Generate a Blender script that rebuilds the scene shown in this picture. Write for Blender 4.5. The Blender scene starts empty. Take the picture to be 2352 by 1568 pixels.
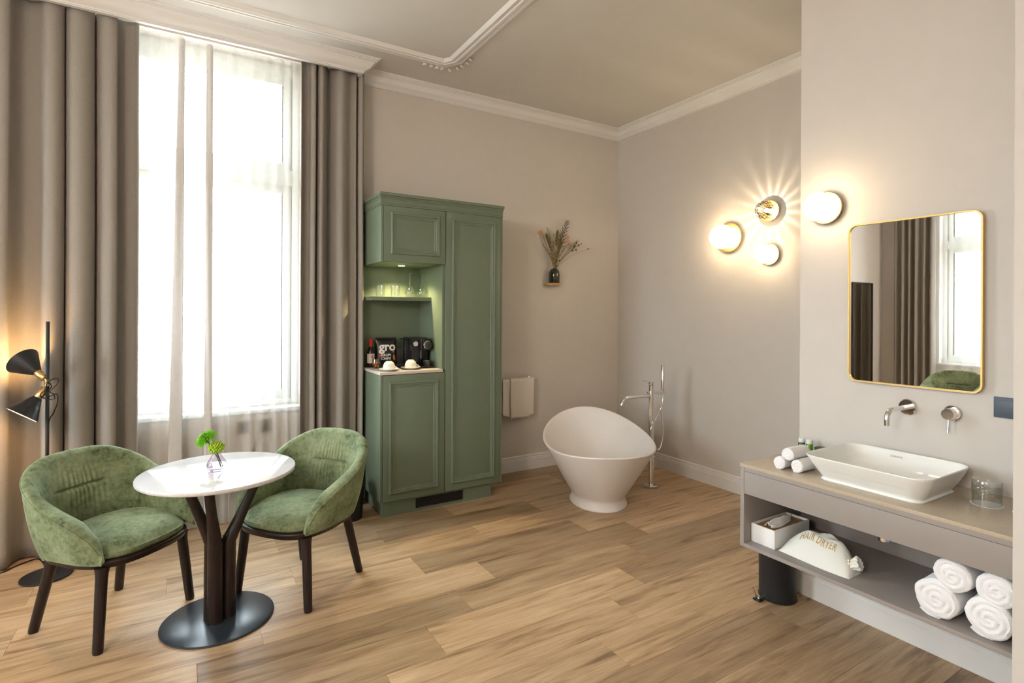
import bpy, bmesh, math, random
from math import sin, cos, pi, sqrt, atan2, exp, radians
from mathutils import Vector, Matrix, noise
random.seed(7)
scene = bpy.context.scene
COL = scene.collection

# ---------------------------------------------------------------- camera
F_PX, YH, YAW, ROLL = 1245.62, 716.85, 0.546028, 0.0050036
cam_d = bpy.data.cameras.new('camera')
cam = bpy.data.objects.new('camera', cam_d); COL.objects.link(cam)
cam_d.sensor_fit = 'HORIZONTAL'; cam_d.sensor_width = 36.0
cam_d.lens = F_PX * 36.0 / 2352.0
cam_d.shift_y = -(784.0 - YH) / 2352.0
cam_d.clip_start = 0.05
cam.matrix_world = Matrix.Translation((-4.100, -4.503, 1.55)) @ Matrix.Rotation(-YAW, 4, 'Z') @ Matrix.Rotation(pi/2, 4, 'X') @ Matrix.Rotation(ROLL, 4, 'Z')
scene.camera = cam

# ---------------------------------------------------------------- sky and exposure
SKY = 17.0
world = bpy.data.worlds.new('overcast_sky'); scene.world = world; world.use_nodes = True
bg = world.node_tree.nodes['Background']
bg.inputs[1].default_value = SKY
wn = world.node_tree.nodes; wl_ = world.node_tree.links
w_tc = wn.new('ShaderNodeTexCoord'); w_sp = wn.new('ShaderNodeSeparateXYZ'); w_mr = wn.new('ShaderNodeMapRange'); w_mx = wn.new('ShaderNodeMix'); w_mx.data_type = 'RGBA'
w_mr.inputs[1].default_value = -0.10; w_mr.inputs[2].default_value = 0.06
w_mx.inputs[6].default_value = (0.30, 0.29, 0.27, 1)      # street level below the horizon
w_mx.inputs[7].default_value = (0.79, 0.905, 1.0, 1)      # even overcast
wl_.new(w_tc.outputs['Generated'], w_sp.inputs[0]); wl_.new(w_sp.outputs[2], w_mr.inputs[0]); wl_.new(w_mr.outputs[0], w_mx.inputs[0]); wl_.new(w_mx.outputs[2], bg.inputs[0])
vs = scene.view_settings
vs.view_transform = 'Standard'; vs.look = 'None'; vs.gamma = 1.0; vs.exposure = 0.72; vs.use_curve_mapping = False
cy = scene.cycles
cy.use_denoising = True
cy.use_light_tree = False
world.cycles.sampling_method = 'MANUAL'; world.cycles.sample_map_resolution = 256
cy.max_bounces = 6; cy.diffuse_bounces = 3; cy.glossy_bounces = 4; cy.use_adaptive_sampling = True; cy.adaptive_threshold = 0.05; cy.transmission_bounces = 4; cy.transparent_max_bounces = 12
cy.caustics_reflective = False; cy.caustics_refractive = False
cy.sample_clamp_indirect = 6.0
# room dimensions shared by everything below
CEIL = 3.537
XL = -8.15          # end wall with the second window
YB = -5.75          # wall behind the camera
XP = -1.147         # pier wall with the mirror
YP = -2.747         # pier corner
XS = -1.75          # wall end at the right border
YS = -3.832
WIN1 = (-4.92, -3.30, 0.81, 3.50)      # x0 x1 z0 z1 in the window wall
WIN2 = (-2.45, -0.80, 0.81, 3.50)      # y0 y1 z0 z1 in the end wall

def portal(name, loc, rot, sx, sy):
    d = bpy.data.lights.new(name, 'AREA'); d.shape = 'RECTANGLE'; d.size = sx; d.size_y = sy
    d.cycles.is_portal = True
    o = bpy.data.objects.new(name, d); COL.objects.link(o); o.location = loc; o.rotation_euler = rot
    return o
portal('sky_portal', (-4.11, 0.29, 2.15), (-pi/2, 0, 0), 1.62, 2.7)
portal('sky_portal', (XL-0.29, -1.62, 2.15), (0, -pi/2, 0), 2.7, 1.65)

# ---------------------------------------------------------------- materials
MATS = {}
def nt(name):
    m = bpy.data.materials.new(name); m.use_nodes = True
    MATS[name] = m
    n = m.node_tree.nodes; l = m.node_tree.links
    return m, n, l, n['Principled BSDF']
def sock(n, name): return n.inputs[name]
def mat(name, col, rough=0.5, metal=0.0, spec=0.5, var=0.0, vscale=8.0, bump=0.0, bscale=200.0, sheen=0.0, coat=0.0, emit=None, estr=0.0, vstretch=(1,1,1), col2=None, alpha=1.0):
    m, n, l, p = nt(name)
    c = (*col, 1)
    p.inputs['Base Color'].default_value = c
    p.inputs['Roughness'].default_value = rough
    p.inputs['Metallic'].default_value = metal
    p.inputs['Specular IOR Level'].default_value = spec
    if sheen:
        p.inputs['Sheen Weight'].default_value = sheen; p.inputs['Sheen Roughness'].default_value = 0.4
        p.inputs['Sheen Tint'].default_value = (min(1, col[0]*2.5+.2), min(1, col[1]*2.5+.2), min(1, col[2]*2.5+.2), 1)
    if coat: p.inputs['Coat Weight'].default_value = coat; p.inputs['Coat Roughness'].default_value = 0.05
    if emit: p.inputs['Emission Color'].default_value = (*emit, 1); p.inputs['Emission Strength'].default_value = estr
    tc = n.new('ShaderNodeTexCoord'); mp = n.new('ShaderNodeMapping'); mp.inputs['Scale'].default_value = vstretch
    l.new(tc.outputs['Object'], mp.inputs['Vector'])
    nz = n.new('ShaderNodeTexNoise'); nz.inputs['Scale'].default_value = vscale; nz.inputs['Detail'].default_value = 4
    l.new(mp.outputs[0], nz.inputs['Vector'])
    v = max(var, 0.012)
    mx = n.new('ShaderNodeMix'); mx.data_type = 'RGBA'
    c2 = col2 if col2 else tuple(max(0, x*(1-v)) for x in col)
    c1 = col if col2 else tuple(min(1, x*(1+v*0.6)) for x in col)
    mx.inputs[6].default_value = (*c1, 1); mx.inputs[7].default_value = (*c2, 1)
    rp = n.new('ShaderNodeMapRange'); rp.inputs['From Min'].default_value = 0.35; rp.inputs['From Max'].default_value = 0.65
    l.new(nz.outputs[0], rp.inputs['Value']); l.new(rp.outputs[0], mx.inputs[0])
    l.new(mx.outputs[2], p.inputs['Base Color'])
    if bump:
        nb = n.new('ShaderNodeTexNoise'); nb.inputs['Scale'].default_value = bscale; nb.inputs['Detail'].default_value = 2
        l.new(mp.outputs[0], nb.inputs['Vector'])
        bp = n.new('ShaderNodeBump'); bp.inputs['Strength'].default_value = bump; bp.inputs['Distance'].default_value = 0.002
        l.new(nb.outputs[0], bp.inputs['Height']); l.new(bp.outputs[0], p.inputs['Normal'])
    return m

mat('wall_paint', (0.605, 0.560, 0.516), 0.7, spec=0.2, var=0.012, bump=0.05, bscale=300)
mat('ceiling_paint', (0.65, 0.63, 0.595), 0.75, spec=0.15, bump=0.03)
mat('trim_white', (0.73, 0.715, 0.70), 0.45, spec=0.35)
mat('stucco_white', (0.76, 0.75, 0.73), 0.5, spec=0.3, bump=0.05)
mat('window_white', (0.78, 0.82, 0.79), 0.35)
mat('green_lacquer', (0.152, 0.192, 0.136), 0.38, spec=0.4, var=0.02)
mat('black_void', (0.004, 0.004, 0.004), 0.6)
mat('worktop_light', (0.62, 0.55, 0.49), 0.35, var=0.08, vscale=30)
mat('black_metal', (0.012, 0.013, 0.016), 0.42, spec=0.45, bump=0.03)
mat('base_metal', (0.022, 0.028, 0.036), 0.28, spec=0.6, bump=0.02)
mat('black_plastic', (0.010, 0.010, 0.011), 0.25)
mat('dark_grey_plastic', (0.035, 0.036, 0.040), 0.35)
mat('brass', (0.72, 0.50, 0.20), 0.22, metal=1.0)
mat('brass_soft', (0.62, 0.42, 0.16), 0.45, metal=0.85)
mat('chrome', (0.80, 0.80, 0.81), 0.06, metal=1.0)
mat('mirror_silver', (0.93, 0.94, 0.93), 0.01, metal=1.0)
mat('smoked_mirror', (0.62, 0.59, 0.50), 0.03, metal=1.0)
mat('bath_stone', (0.80, 0.76, 0.74), 0.42, spec=0.35)
mat('ceramic', (0.84, 0.84, 0.82), 0.07, spec=0.5, coat=0.3)
mat('cup_china', (0.80, 0.78, 0.74), 0.12)
mat('taupe_laminate', (0.305, 0.268, 0.248), 0.42, spec=0.35, var=0.02)
mat('counter_quartz', (0.47, 0.385, 0.29), 0.22, var=0.05, vscale=120)
mat('terry_white', (0.82, 0.81, 0.83), 0.95, spec=0.1, bump=0.7, bscale=260, sheen=0.3)
mat('towel_cream', (0.72, 0.66, 0.60), 0.95, spec=0.1, bump=0.5, bscale=240, sheen=0.2)
mat('paper_white', (0.80, 0.80, 0.80), 0.8, spec=0.2)
mat('bag_cotton', (0.76, 0.76, 0.71), 0.9, spec=0.15, bump=0.25, bscale=350)
mat('gold_thread', (0.55, 0.36, 0.12), 0.5)
mat('bamboo', (0.36, 0.19, 0.07), 0.45, var=0.25, vscale=14, vstretch=(1, 8, 8))
mat('light_oak', (0.55, 0.33, 0.14), 0.5, var=0.2, vscale=10, vstretch=(1, 6, 6))
mat('dark_wood', (0.017, 0.0095, 0.008), 0.40, spec=0.4, var=0.5, vscale=16, vstretch=(6, 6, 0.5), bump=0.25, bscale=60)
mat('table_marble', (0.83, 0.83, 0.84), 0.035, spec=0.85, var=0.03, vscale=5, coat=0.6)
mat('table_edge', (0.66, 0.65, 0.68), 0.3, var=0.12, vscale=90)
mat('curtain_fabric', (0.292, 0.262, 0.236), 0.9, spec=0.1, var=0.10, vscale=420, bump=0.4, bscale=500, sheen=0.15, vstretch=(1, 1, 0.35))
mat('curtain_lining', (0.50, 0.47, 0.47), 0.9)
mat('red_foil', (0.55, 0.015, 0.012), 0.35)
mat('wine_dark', (0.008, 0.006, 0.007), 0.06)
mat('label_cream', (0.60, 0.52, 0.44), 0.7)
mat('print_red', (0.50, 0.07, 0.02), 0.6)
mat('print_white', (0.80, 0.78, 0.74), 0.6)
mat('print_grey', (0.33, 0.36, 0.44), 0.5)
mat('bag_black', (0.010, 0.010, 0.012), 0.35, bump=0.4, bscale=30)
mat('candy_orange', (0.62, 0.20, 0.03), 0.2)
mat('candy_gold', (0.72, 0.46, 0.10), 0.2)
mat('candy_red', (0.48, 0.05, 0.02), 0.2)
mat('green_bottle', (0.10, 0.24, 0.008), 0.12)
mat('green_dark', (0.010, 0.055, 0.028), 0.4)
mat('switch_slate', (0.065, 0.085, 0.115), 0.4)
mat('outlet_brown', (0.16, 0.12, 0.10), 0.5)
mat('vase_olive', (0.022, 0.026, 0.010), 0.05, coat=0.5)
mat('stem_green', (0.07, 0.15, 0.03), 0.6)
mat('flower_green', (0.26, 0.62, 0.02), 0.6, col2=(0.11, 0.40, 0.008), vscale=90)
mat('flower_lime', (0.40, 0.58, 0.02), 0.6, col2=(0.22, 0.38, 0.008), vscale=80)
mat('dry_straw', (0.36, 0.27, 0.12), 0.8)
mat('dry_olive', (0.17, 0.15, 0.035), 0.8, col2=(0.09, 0.07, 0.02), vscale=60)
mat('dry_brown', (0.10, 0.05, 0.025), 0.8)
mat('dry_peach', (0.62, 0.29, 0.12), 0.7)
mat('dry_red', (0.22, 0.02, 0.015), 0.7)
mat('lamp_inside', (0.85, 0.80, 0.70), 0.6)
mat('opal_glow', (0.9, 0.85, 0.75), 0.3, emit=(1.0, 0.75, 0.44), estr=13.0)
mat('fill_glow', (0.9, 0.85, 0.75), 0.3, emit=(1.0, 0.92, 0.80), estr=80.0)
mat('bulb_glow', (0.9, 0.85, 0.75), 0.3, emit=(1.0, 0.78, 0.48), estr=60.0)
mat('spot_glow', (0.9, 0.85, 0.75), 0.3, emit=(1.0, 0.85, 0.55), estr=18.0)

def velvet():
    m, n, l, p = nt('green_velvet')
    tc = n.new('ShaderNodeTexCoord')
    n1 = n.new('ShaderNodeTexNoise'); n1.inputs['Scale'].default_value = 7; n1.inputs['Detail'].default_value = 5; n1.inputs['Roughness'].default_value = 0.6
    n2 = n.new('ShaderNodeTexNoise'); n2.inputs['Scale'].default_value = 45; n2.inputs['Detail'].default_value = 4; n2.inputs['Roughness'].default_value = 0.7
    l.new(tc.outputs['Object'], n1.inputs[0]); l.new(tc.outputs['Object'], n2.inputs[0])
    ad = n.new('ShaderNodeMath'); ad.operation = 'MULTIPLY_ADD'; ad.inputs[1].default_value = 0.45
    l.new(n2.outputs[0], ad.inputs[0])
    ml = n.new('ShaderNodeMath'); ml.operation = 'MULTIPLY'; ml.inputs[1].default_value = 0.55; l.new(n1.outputs[0], ml.inputs[0])
    l.new(ml.outputs[0], ad.inputs[2])
    r = n.new('ShaderNodeValToRGB')
    e = r.color_ramp.elements; e[0].position = 0.36; e[0].color = (0.068, 0.088, 0.044, 1); e[1].position = 0.62; e[1].color = (0.265, 0.305, 0.185, 1)
    x = e.new(0.48); x.color = (0.170, 0.207, 0.112, 1)
    l.new(ad.outputs[0], r.inputs[0]); l.new(r.outputs[0], p.inputs['Base Color'])
    p.inputs['Roughness'].default_value = 0.85; p.inputs['Specular IOR Level'].default_value = 0.15
    p.inputs['Sheen Weight'].default_value = 0.45; p.inputs['Sheen Roughness'].default_value = 0.35; p.inputs['Sheen Tint'].default_value = (0.62, 0.75, 0.52, 1)
    bp = n.new('ShaderNodeBump'); bp.inputs['Strength'].default_value = 0.12; bp.inputs['Distance'].default_value = 0.004
    l.new(n2.outputs[0], bp.inputs['Height']); l.new(bp.outputs[0], p.inputs['Normal'])
velvet()

def plank_mat():
    m, n, l, p = nt('oak_plank')
    tc = n.new('ShaderNodeTexCoord'); oi = n.new('ShaderNodeObjectInfo')
    ofs = n.new('ShaderNodeVectorMath'); ofs.operation = 'MULTIPLY_ADD'
    sc = n.new('ShaderNodeCombineXYZ'); 
    for i in range(3): l.new(oi.outputs['Random'], sc.inputs[i])
    ofs.inputs[1].default_value = (37, 53, 19)
    l.new(sc.outputs[0], ofs.inputs[0]); l.new(tc.outputs['Object'], ofs.inputs[2])
    def streak(sx, sy, det, dist=0.0, rough=0.6):
        mp = n.new('ShaderNodeMapping'); mp.inputs['Scale'].default_value = (sx, sy, 1)
        nz = n.new('ShaderNodeTexNoise'); nz.inputs['Scale'].default_value = 1; nz.inputs['Detail'].default_value = det; nz.inputs['Distortion'].default_value = dist; nz.inputs['Roughness'].default_value = rough
        l.new(ofs.outputs[0], mp.inputs[0]); l.new(mp.outputs[0], nz.inputs[0]); return nz
    a = streak(1.5, 16, 4, 0.8); b = streak(6, 150, 3, 0.3, 0.7); k = streak(5, 9, 2, 0.0)
    r = n.new('ShaderNodeValToRGB'); e = r.color_ramp.elements
    e[0].position = 0.30; e[0].color = (0.230, 0.142, 0.076, 1); e[1].position = 0.68; e[1].color = (0.54, 0.378, 0.230, 1)
    x = e.new(0.46); x.color = (0.438, 0.288, 0.163, 1)
    l.new(a.outputs[0], r.inputs[0])
    mr = n.new('ShaderNodeMapRange'); mr.inputs[1].default_value = 0.3; mr.inputs[2].default_value = 0.7; mr.inputs[3].default_value = 0.80; mr.inputs[4].default_value = 1.14
    l.new(b.outputs[0], mr.inputs[0])
    m1 = n.new('ShaderNodeMix'); m1.data_type = 'RGBA'; m1.blend_type = 'MULTIPLY'; m1.inputs[0].default_value = 1
    l.new(r.outputs[0], m1.inputs[6]); l.new(mr.outputs[0], m1.inputs[7])
    m2 = n.new('ShaderNodeMix'); m2.data_type = 'RGBA'; m2.blend_type = 'MULTIPLY'; m2.inputs[0].default_value = 1
    l.new(m1.outputs[2], m2.inputs[6]); l.new(oi.outputs['Color'], m2.inputs[7])
    kr = n.new('ShaderNodeMapRange'); kr.inputs[1].default_value = 0.76; kr.inputs[2].default_value = 0.84; kr.inputs[3].default_value = 1.0; kr.inputs[4].default_value = 0.35
    l.new(k.outputs[0], kr.inputs[0])
    m3 = n.new('ShaderNodeMix'); m3.data_type = 'RGBA'; m3.blend_type = 'MULTIPLY'; m3.inputs[0].default_value = 1
    l.new(m2.outputs[2], m3.inputs[6]); l.new(kr.outputs[0], m3.inputs[7])
    l.new(m3.outputs[2], p.inputs['Base Color'])
    p.inputs['Roughness'].default_value = 0.40; p.inputs['Specular IOR Level'].default_value = 0.38
    bp = n.new('ShaderNodeBump'); bp.inputs['Strength'].default_value = 0.10; bp.inputs['Distance'].default_value = 0.001
    l.new(b.outputs[0], bp.inputs['Height']); l.new(bp.outputs[0], p.inputs['Normal'])
plank_mat()

def thin_glass(name, tint, rough=0.0, streaks=0, extra=0.0):
    m, n, l, p = nt(name); n.remove(p)
    out = n['Material Output']
    tr = n.new('ShaderNodeBsdfTransparent'); tr.inputs[0].default_value = (*tint, 1)
    gl = n.new('ShaderNodeBsdfGlossy'); gl.inputs['Roughness'].default_value = rough
    fr = n.new('ShaderNodeFresnel')
    ge = n.new('ShaderNodeNewGeometry'); ir = n.new('ShaderNodeMapRange'); ir.inputs[3].default_value = 1.45; ir.inputs[4].default_value = 1/1.45
    l.new(ge.outputs['Backfacing'], ir.inputs[0]); l.new(ir.outputs[0], fr.inputs[0])
    mx = n.new('ShaderNodeMixShader')
    fa = n.new('ShaderNodeMath'); fa.operation = 'ADD'; fa.use_clamp = True; fa.inputs[1].default_value = extra; l.new(fr.outputs[0], fa.inputs[0])
    l.new(fa.outputs[0], mx.inputs[0]); l.new(tr.outputs[0], mx.inputs[1]); l.new(gl.outputs[0], mx.inputs[2])
    l.new(mx.outputs[0], out.inputs[0])
    if streaks:
        # cut flutes: thicker and thinner glass around the lamp axis (local x)
        tc = n.new('ShaderNodeTexCoord'); sp = n.new('ShaderNodeSeparateXYZ'); l.new(tc.outputs['Object'], sp.inputs[0])
        at = n.new('ShaderNodeMath'); at.operation = 'ARCTAN2'; l.new(sp.outputs[1], at.inputs[0]); l.new(sp.outputs[2], at.inputs[1])
        mu = n.new('ShaderNodeMath'); mu.operation = 'MULTIPLY'; mu.inputs[1].default_value = streaks; l.new(at.outputs[0], mu.inputs[0])
        si = n.new('ShaderNodeMath'); si.operation = 'SINE'; l.new(mu.outputs[0], si.inputs[0])
        mr = n.new('ShaderNodeMapRange'); mr.inputs[1].default_value = -0.2; mr.inputs[2].default_value = 1; mr.inputs[3].default_value = 0.34; mr.inputs[4].default_value = 1.0
        l.new(si.outputs[0], mr.inputs[0])
        cb = n.new('ShaderNodeCombineColor'); 
        for i in range(3): l.new(mr.outputs[0], cb.inputs[i])
        l.new(cb.outputs[0], tr.inputs[0])
    return m
thin_glass('clear_glass', (0.95, 0.96, 0.95), extra=0.04)
thin_glass('facet_glass', (0.93, 0.94, 0.93), 0.06, extra=0.16)
thin_glass('window_glass', (0.97, 0.98, 0.97))
thin_glass('lilac_glass', (0.94, 0.89, 0.94))
thin_glass('water', (0.93, 0.95, 0.94))
thin_glass('cut_crystal', (1, 0.98, 0.95), 0.03, streaks=17)

def sheer_mat():
    m, n, l, p = nt('sheer_voile'); n.remove(p)
    out = n['Material Output']
    tr = n.new('ShaderNodeBsdfTransparent'); tr.inputs[0].default_value = (1, 1, 1, 1)
    di = n.new('ShaderNodeBsdfDiffuse'); di.inputs[0].default_value = (0.80, 0.775, 0.76, 1)
    tl = n.new('ShaderNodeBsdfTranslucent'); tl.inputs[0].default_value = (0.80, 0.775, 0.76, 1)
    m1 = n.new('ShaderNodeMixShader'); m1.inputs[0].default_value = 0.06
    l.new(di.outputs[0], m1.inputs[1]); l.new(tl.outputs[0], m1.inputs[2])
    tc = n.new('ShaderNodeTexCoord'); nz = n.new('ShaderNodeTexNoise'); nz.inputs['Scale'].default_value = 25
    l.new(tc.outputs['Object'], nz.inputs[0])
    mr = n.new('ShaderNodeMapRange'); mr.inputs[3].default_value = 0.29; mr.inputs[4].default_value = 0.33
    l.new(nz.outputs[0], mr.inputs[0])
    m2 = n.new('ShaderNodeMixShader'); l.new(mr.outputs[0], m2.inputs[0])
    l.new(tr.outputs[0], m2.inputs[1]); l.new(m1.outputs[0], m2.inputs[2]); l.new(m2.outputs[0], out.inputs[0])
sheer_mat()
def hem_mat():
    m, n, l, p = nt('voile_hem'); n.remove(p)
    out = n['Material Output']; di = n.new('ShaderNodeBsdfDiffuse'); di.inputs[0].default_value = (0.62, 0.59, 0.575, 1)
    tl = n.new('ShaderNodeBsdfTranslucent'); tl.inputs[0].default_value = (0.62, 0.59, 0.575, 1)
    tc = n.new('ShaderNodeTexCoord'); nz = n.new('ShaderNodeTexNoise'); nz.inputs['Scale'].default_value = 90
    l.new(tc.outputs['Object'], nz.inputs[0]); mr = n.new('ShaderNodeMapRange'); mr.inputs[3].default_value = 0.005; mr.inputs[4].default_value = 0.03
    l.new(nz.outputs[0], mr.inputs[0]); mx = n.new('ShaderNodeMixShader'); l.new(mr.outputs[0], mx.inputs[0]); l.new(di.outputs[0], mx.inputs[1]); l.new(tl.outputs[0], mx.inputs[2]); l.new(mx.outputs[0], out.inputs[0])
hem_mat()

# ---------------------------------------------------------------- mesh helpers
class MB:
    def __init__(s): s.v = []; s.f = []
    def add(s, vs, fs):
        b = len(s.v); s.v += [tuple(x) for x in vs]; s.f += [tuple(i+b for i in f) for f in fs]; return s
    def box(s, x0, x1, y0, y1, z0, z1, bev=0.0):
        if bev <= 0:
            return s.add([(x0,y0,z0),(x1,y0,z0),(x1,y1,z0),(x0,y1,z0),(x0,y0,z1),(x1,y0,z1),(x1,y1,z1),(x0,y1,z1)],
                         [(0,3,2,1),(4,5,6,7),(0,1,5,4),(1,2,6,5),(2,3,7,6),(3,0,4,7)])
        bm = bmesh.new(); bmesh.ops.create_cube(bm, size=1)
        for v in bm.verts:
            v.co = ((x0+x1)/2+v.co.x*(x1-x0), (y0+y1)/2+v.co.y*(y1-y0), (z0+z1)/2+v.co.z*(z1-z0))
        bmesh.ops.bevel(bm, geom=bm.edges[:], offset=bev, segments=2, affect='EDGES', profile=0.6)
        bm.verts.index_update()
        s.add([v.co[:] for v in bm.verts], [[v.index for v in f.verts] for f in bm.faces]); bm.free(); return s
    def grid(s, P, cu=False, cv=False):
        nu, nv = len(P), len(P[0]); vs = [p for row in P for p in row]; fs = []
        for i in range(nu if cu else nu-1):
            for j in range(nv if cv else nv-1):
                a = i*nv+j; b = ((i+1)%nu)*nv+j; c = ((i+1)%nu)*nv+(j+1)%nv; d = i*nv+(j+1)%nv
                fs.append((a, b, c, d))
        return s.add(vs, fs)
    def lathe(s, prof, c=(0,0,0), n=32, ax=None, flute=None):
        M = Matrix.Identity(3)
        if ax is not None: M = Vector((0,0,1)).rotation_difference(Vector(ax).normalized()).to_matrix()
        c = Vector(c); P = []
        for k in range(n):
            a = 2*pi*k/n
            row = []
            for (r, z) in prof:
                rr = r*(flute(a, z) if flute else 1)
                row.append(c + M @ Vector((rr*cos(a), rr*sin(a), z)))
            P.append(row)
        return s.grid(P, cu=True)
    def cyl(s, p0, p1, r0, r1=None, n=16, cap=True):
        r1 = r0 if r1 is None else r1
        p0 = Vector(p0); p1 = Vector(p1); d = p1-p0; L = d.length
        pr = [(r0, 0), (r1, L)]
        if cap: pr = [(0, 0)] + pr + [(0, L)]
        return s.lathe(pr, p0, n, d)
    def tube(s, pts, r, n=8, cap=True, closed=False):
        pts = [Vector(p) for p in pts]; m = len(pts); P = []; up = None
        for i, p in enumerate(pts):
            a = pts[(i-1) % m] if (closed or i > 0) else p; b = pts[(i+1) % m] if (closed or i < m-1) else p
            t = (b-a).normalized()
            if up is None:
                up = Vector((0,0,1)) if abs(t.z) < 0.9 else Vector((1,0,0))
            x = t.cross(up).normalized(); y = x.cross(t).normalized(); up = y
            rr = r[i] if isinstance(r, (list, tuple)) else r
            P.append([p + x*rr*cos(2*pi*k/n) + y*rr*sin(2*pi*k/n) for k in range(n)])
        if cap and not closed: P = [[pts[0]]*n] + P + [[pts[-1]]*n]
        return s.grid(P, cu=closed, cv=True)
    def prism(s, poly, z0, z1):
        n = len(poly)
        return s.add([(x, y, z0) for x, y in poly]+[(x, y, z1) for x, y in poly],
                     [tuple(range(n-1, -1, -1)), tuple(range(n, 2*n))]+[(i, (i+1)%n, n+(i+1)%n, n+i) for i in range(n)])
    def ell(s, c, rx, ry, rz, nu=16, nv=10):
        P = []
        for i in range(nu):
            a = 2*pi*i/nu
            P.append([(c[0]+rx*sin(pi*j/nv)*cos(a), c[1]+ry*sin(pi*j/nv)*sin(a), c[2]-rz*cos(pi*j/nv)) for j in range(nv+1)])
        return s.grid(P, cu=True)
    def mapv(s, fn): s.v = [tuple(fn(Vector(p))) for p in s.v]; return s

def obj(name, mb, m, parent=None, smooth=40, kind=None, label=None, cat=None, group=None):
    me = bpy.data.meshes.new(name); me.from_pydata(mb.v, [], mb.f)
    bm = bmesh.new(); bm.from_mesh(me)
    bmesh.ops.remove_doubles(bm, verts=bm.verts, dist=1e-5)
    bmesh.ops.dissolve_degenerate(bm, edges=bm.edges, dist=1e-6)
    bmesh.ops.recalc_face_normals(bm, faces=bm.faces)
    bm.to_mesh(me); bm.free()
    if m: me.materials.append(MATS[m])
    if smooth:
        me.shade_smooth(); me.set_sharp_from_angle(angle=radians(smooth))
    o = bpy.data.objects.new(name, me); COL.objects.link(o)
    if parent: o.parent = parent
    if kind: o['kind'] = kind
    if label: o['label'] = label
    if cat: o['category'] = cat
    if group: o['group'] = group
    return o
def thing(name, label, cat, loc=(0,0,0), rotz=0.0, group=None):
    o = bpy.data.objects.new(name, None); COL.objects.link(o)
    o.empty_display_size = 0.05
    o.location = loc; o.rotation_euler = (0, 0, rotz); o['label'] = label; o['category'] = cat
    if group: o['group'] = group
    return o
def dup(root, loc, rotz=0.0, label=None, rot=None):
    r = root.copy(); COL.objects.link(r); r.location = loc; r.rotation_euler = rot if rot else (0, 0, rotz)
    if label: r['label'] = label
    for ch in list(root.children):
        c = ch.copy(); COL.objects.link(c); c.parent = r
        for g in list(ch.children):
            d = g.copy(); COL.objects.link(d); d.parent = c
    return r
def text_mesh(txt, size, m, name, M, parent=None, extrude=0.0006, bend=None, bold=0.0, align='CENTER', **kw):
    cu = bpy.data.curves.new('t', 'FONT'); cu.body = txt; cu.size = size; cu.extrude = extrude; cu.align_x = align; cu.align_y = 'CENTER'; cu.offset = bold
    cu.resolution_u = 3; cu.space_line = kw.pop('line', 1.0); cu.space_character = kw.pop('track', 1.0)
    o = bpy.data.objects.new('t', cu); COL.objects.link(o)
    dg = bpy.context.evaluated_depsgraph_get(); dg.update()
    me = o.evaluated_get(dg).to_mesh()
    mb = MB(); mb.add([v.co[:] for v in me.vertices], [tuple(p.vertices) for p in me.polygons])
    o.evaluated_get(dg).to_mesh_clear(); bpy.data.objects.remove(o); bpy.data.curves.remove(cu)
    mb.mapv(lambda p: M @ (bend(p) if bend else p))
    return obj(name, mb, m, parent, smooth=0, **kw)
def catmull(pts, k=6):
    out = []; n = len(pts)
    P = [Vector(p) for p in pts]
    for i in range(n-1):
        p0 = P[max(i-1, 0)]; p1 = P[i]; p2 = P[i+1]; p3 = P[min(i+2, n-1)]
        for j in range(k):
            t = j/k
            out.append(0.5*((2*p1)+(-p0+p2)*t+(2*p0-5*p1+4*p2-p3)*t*t+(-p0+3*p1-3*p2+p3)*t*t*t))
    out.append(P[-1]); return out
def interp(x, tab):
    if x <= tab[0][0]: return tab[0][1]
    for (a, b), (c, d) in zip(tab, tab[1:]):
        if x <= c: 
            t = (x-a)/(c-a); t = t*t*(3-2*t) if False else t
            return b+(d-b)*t
    return tab[-1][1]
def sm(a, b, x):
    t = max(0, min(1, (x-a)/(b-a))); return t*t*(3-2*t)

# ---------------------------------------------------------------- room shell
def wall_with_holes(a0, a1, z0, z1, holes, make):
    """boxes of a wall around its window holes; make(a0,a1,z0,z1) adds one"""
    cur = a0
    for (h0, h1, w0, w1) in sorted(holes):
        make(cur, h0, z0, z1); make(h0, h1, z0, w0); make(h0, h1, w1, z1); cur = h1
    make(cur, a1, z0, z1)
T = 0.30
wb = MB(); wall_with_holes(XL, 0.0, 0, CEIL, [WIN1], lambda a, b, c, d: wb.box(a, b, 0, T, c, d))
wall_back = obj('wall_back', wb, 'wall_paint', smooth=0, kind='structure')
wl = MB(); wall_with_holes(YB, T, 0, CEIL, [WIN2], lambda a, b, c, d: wl.box(XL-T, XL, a, b, c, d))
wall_left = obj('wall_left', wl, 'wall_paint', smooth=0, kind='structure')
obj('wall_right', MB().box(0, T, YP-0.2, T, 0, CEIL), 'wall_paint', smooth=0, kind='structure')
obj('wall_pier', MB().box(XP, T, YS, YP, 0, CEIL), 'wall_paint', smooth=0, kind='structure')
obj('wall_entry', MB().box(XS, T, YB, YS, 0, CEIL), 'wall_paint', smooth=0, kind='structure')
obj('wall_front', MB().box(XL-T, T, YB-T, YB, 0, CEIL), 'wall_paint', smooth=0, kind='structure')
obj('ceiling', MB().box(XL-T, T, YB-T, T, CEIL, CEIL+0.2), 'ceiling_paint', smooth=0, kind='structure')

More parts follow.
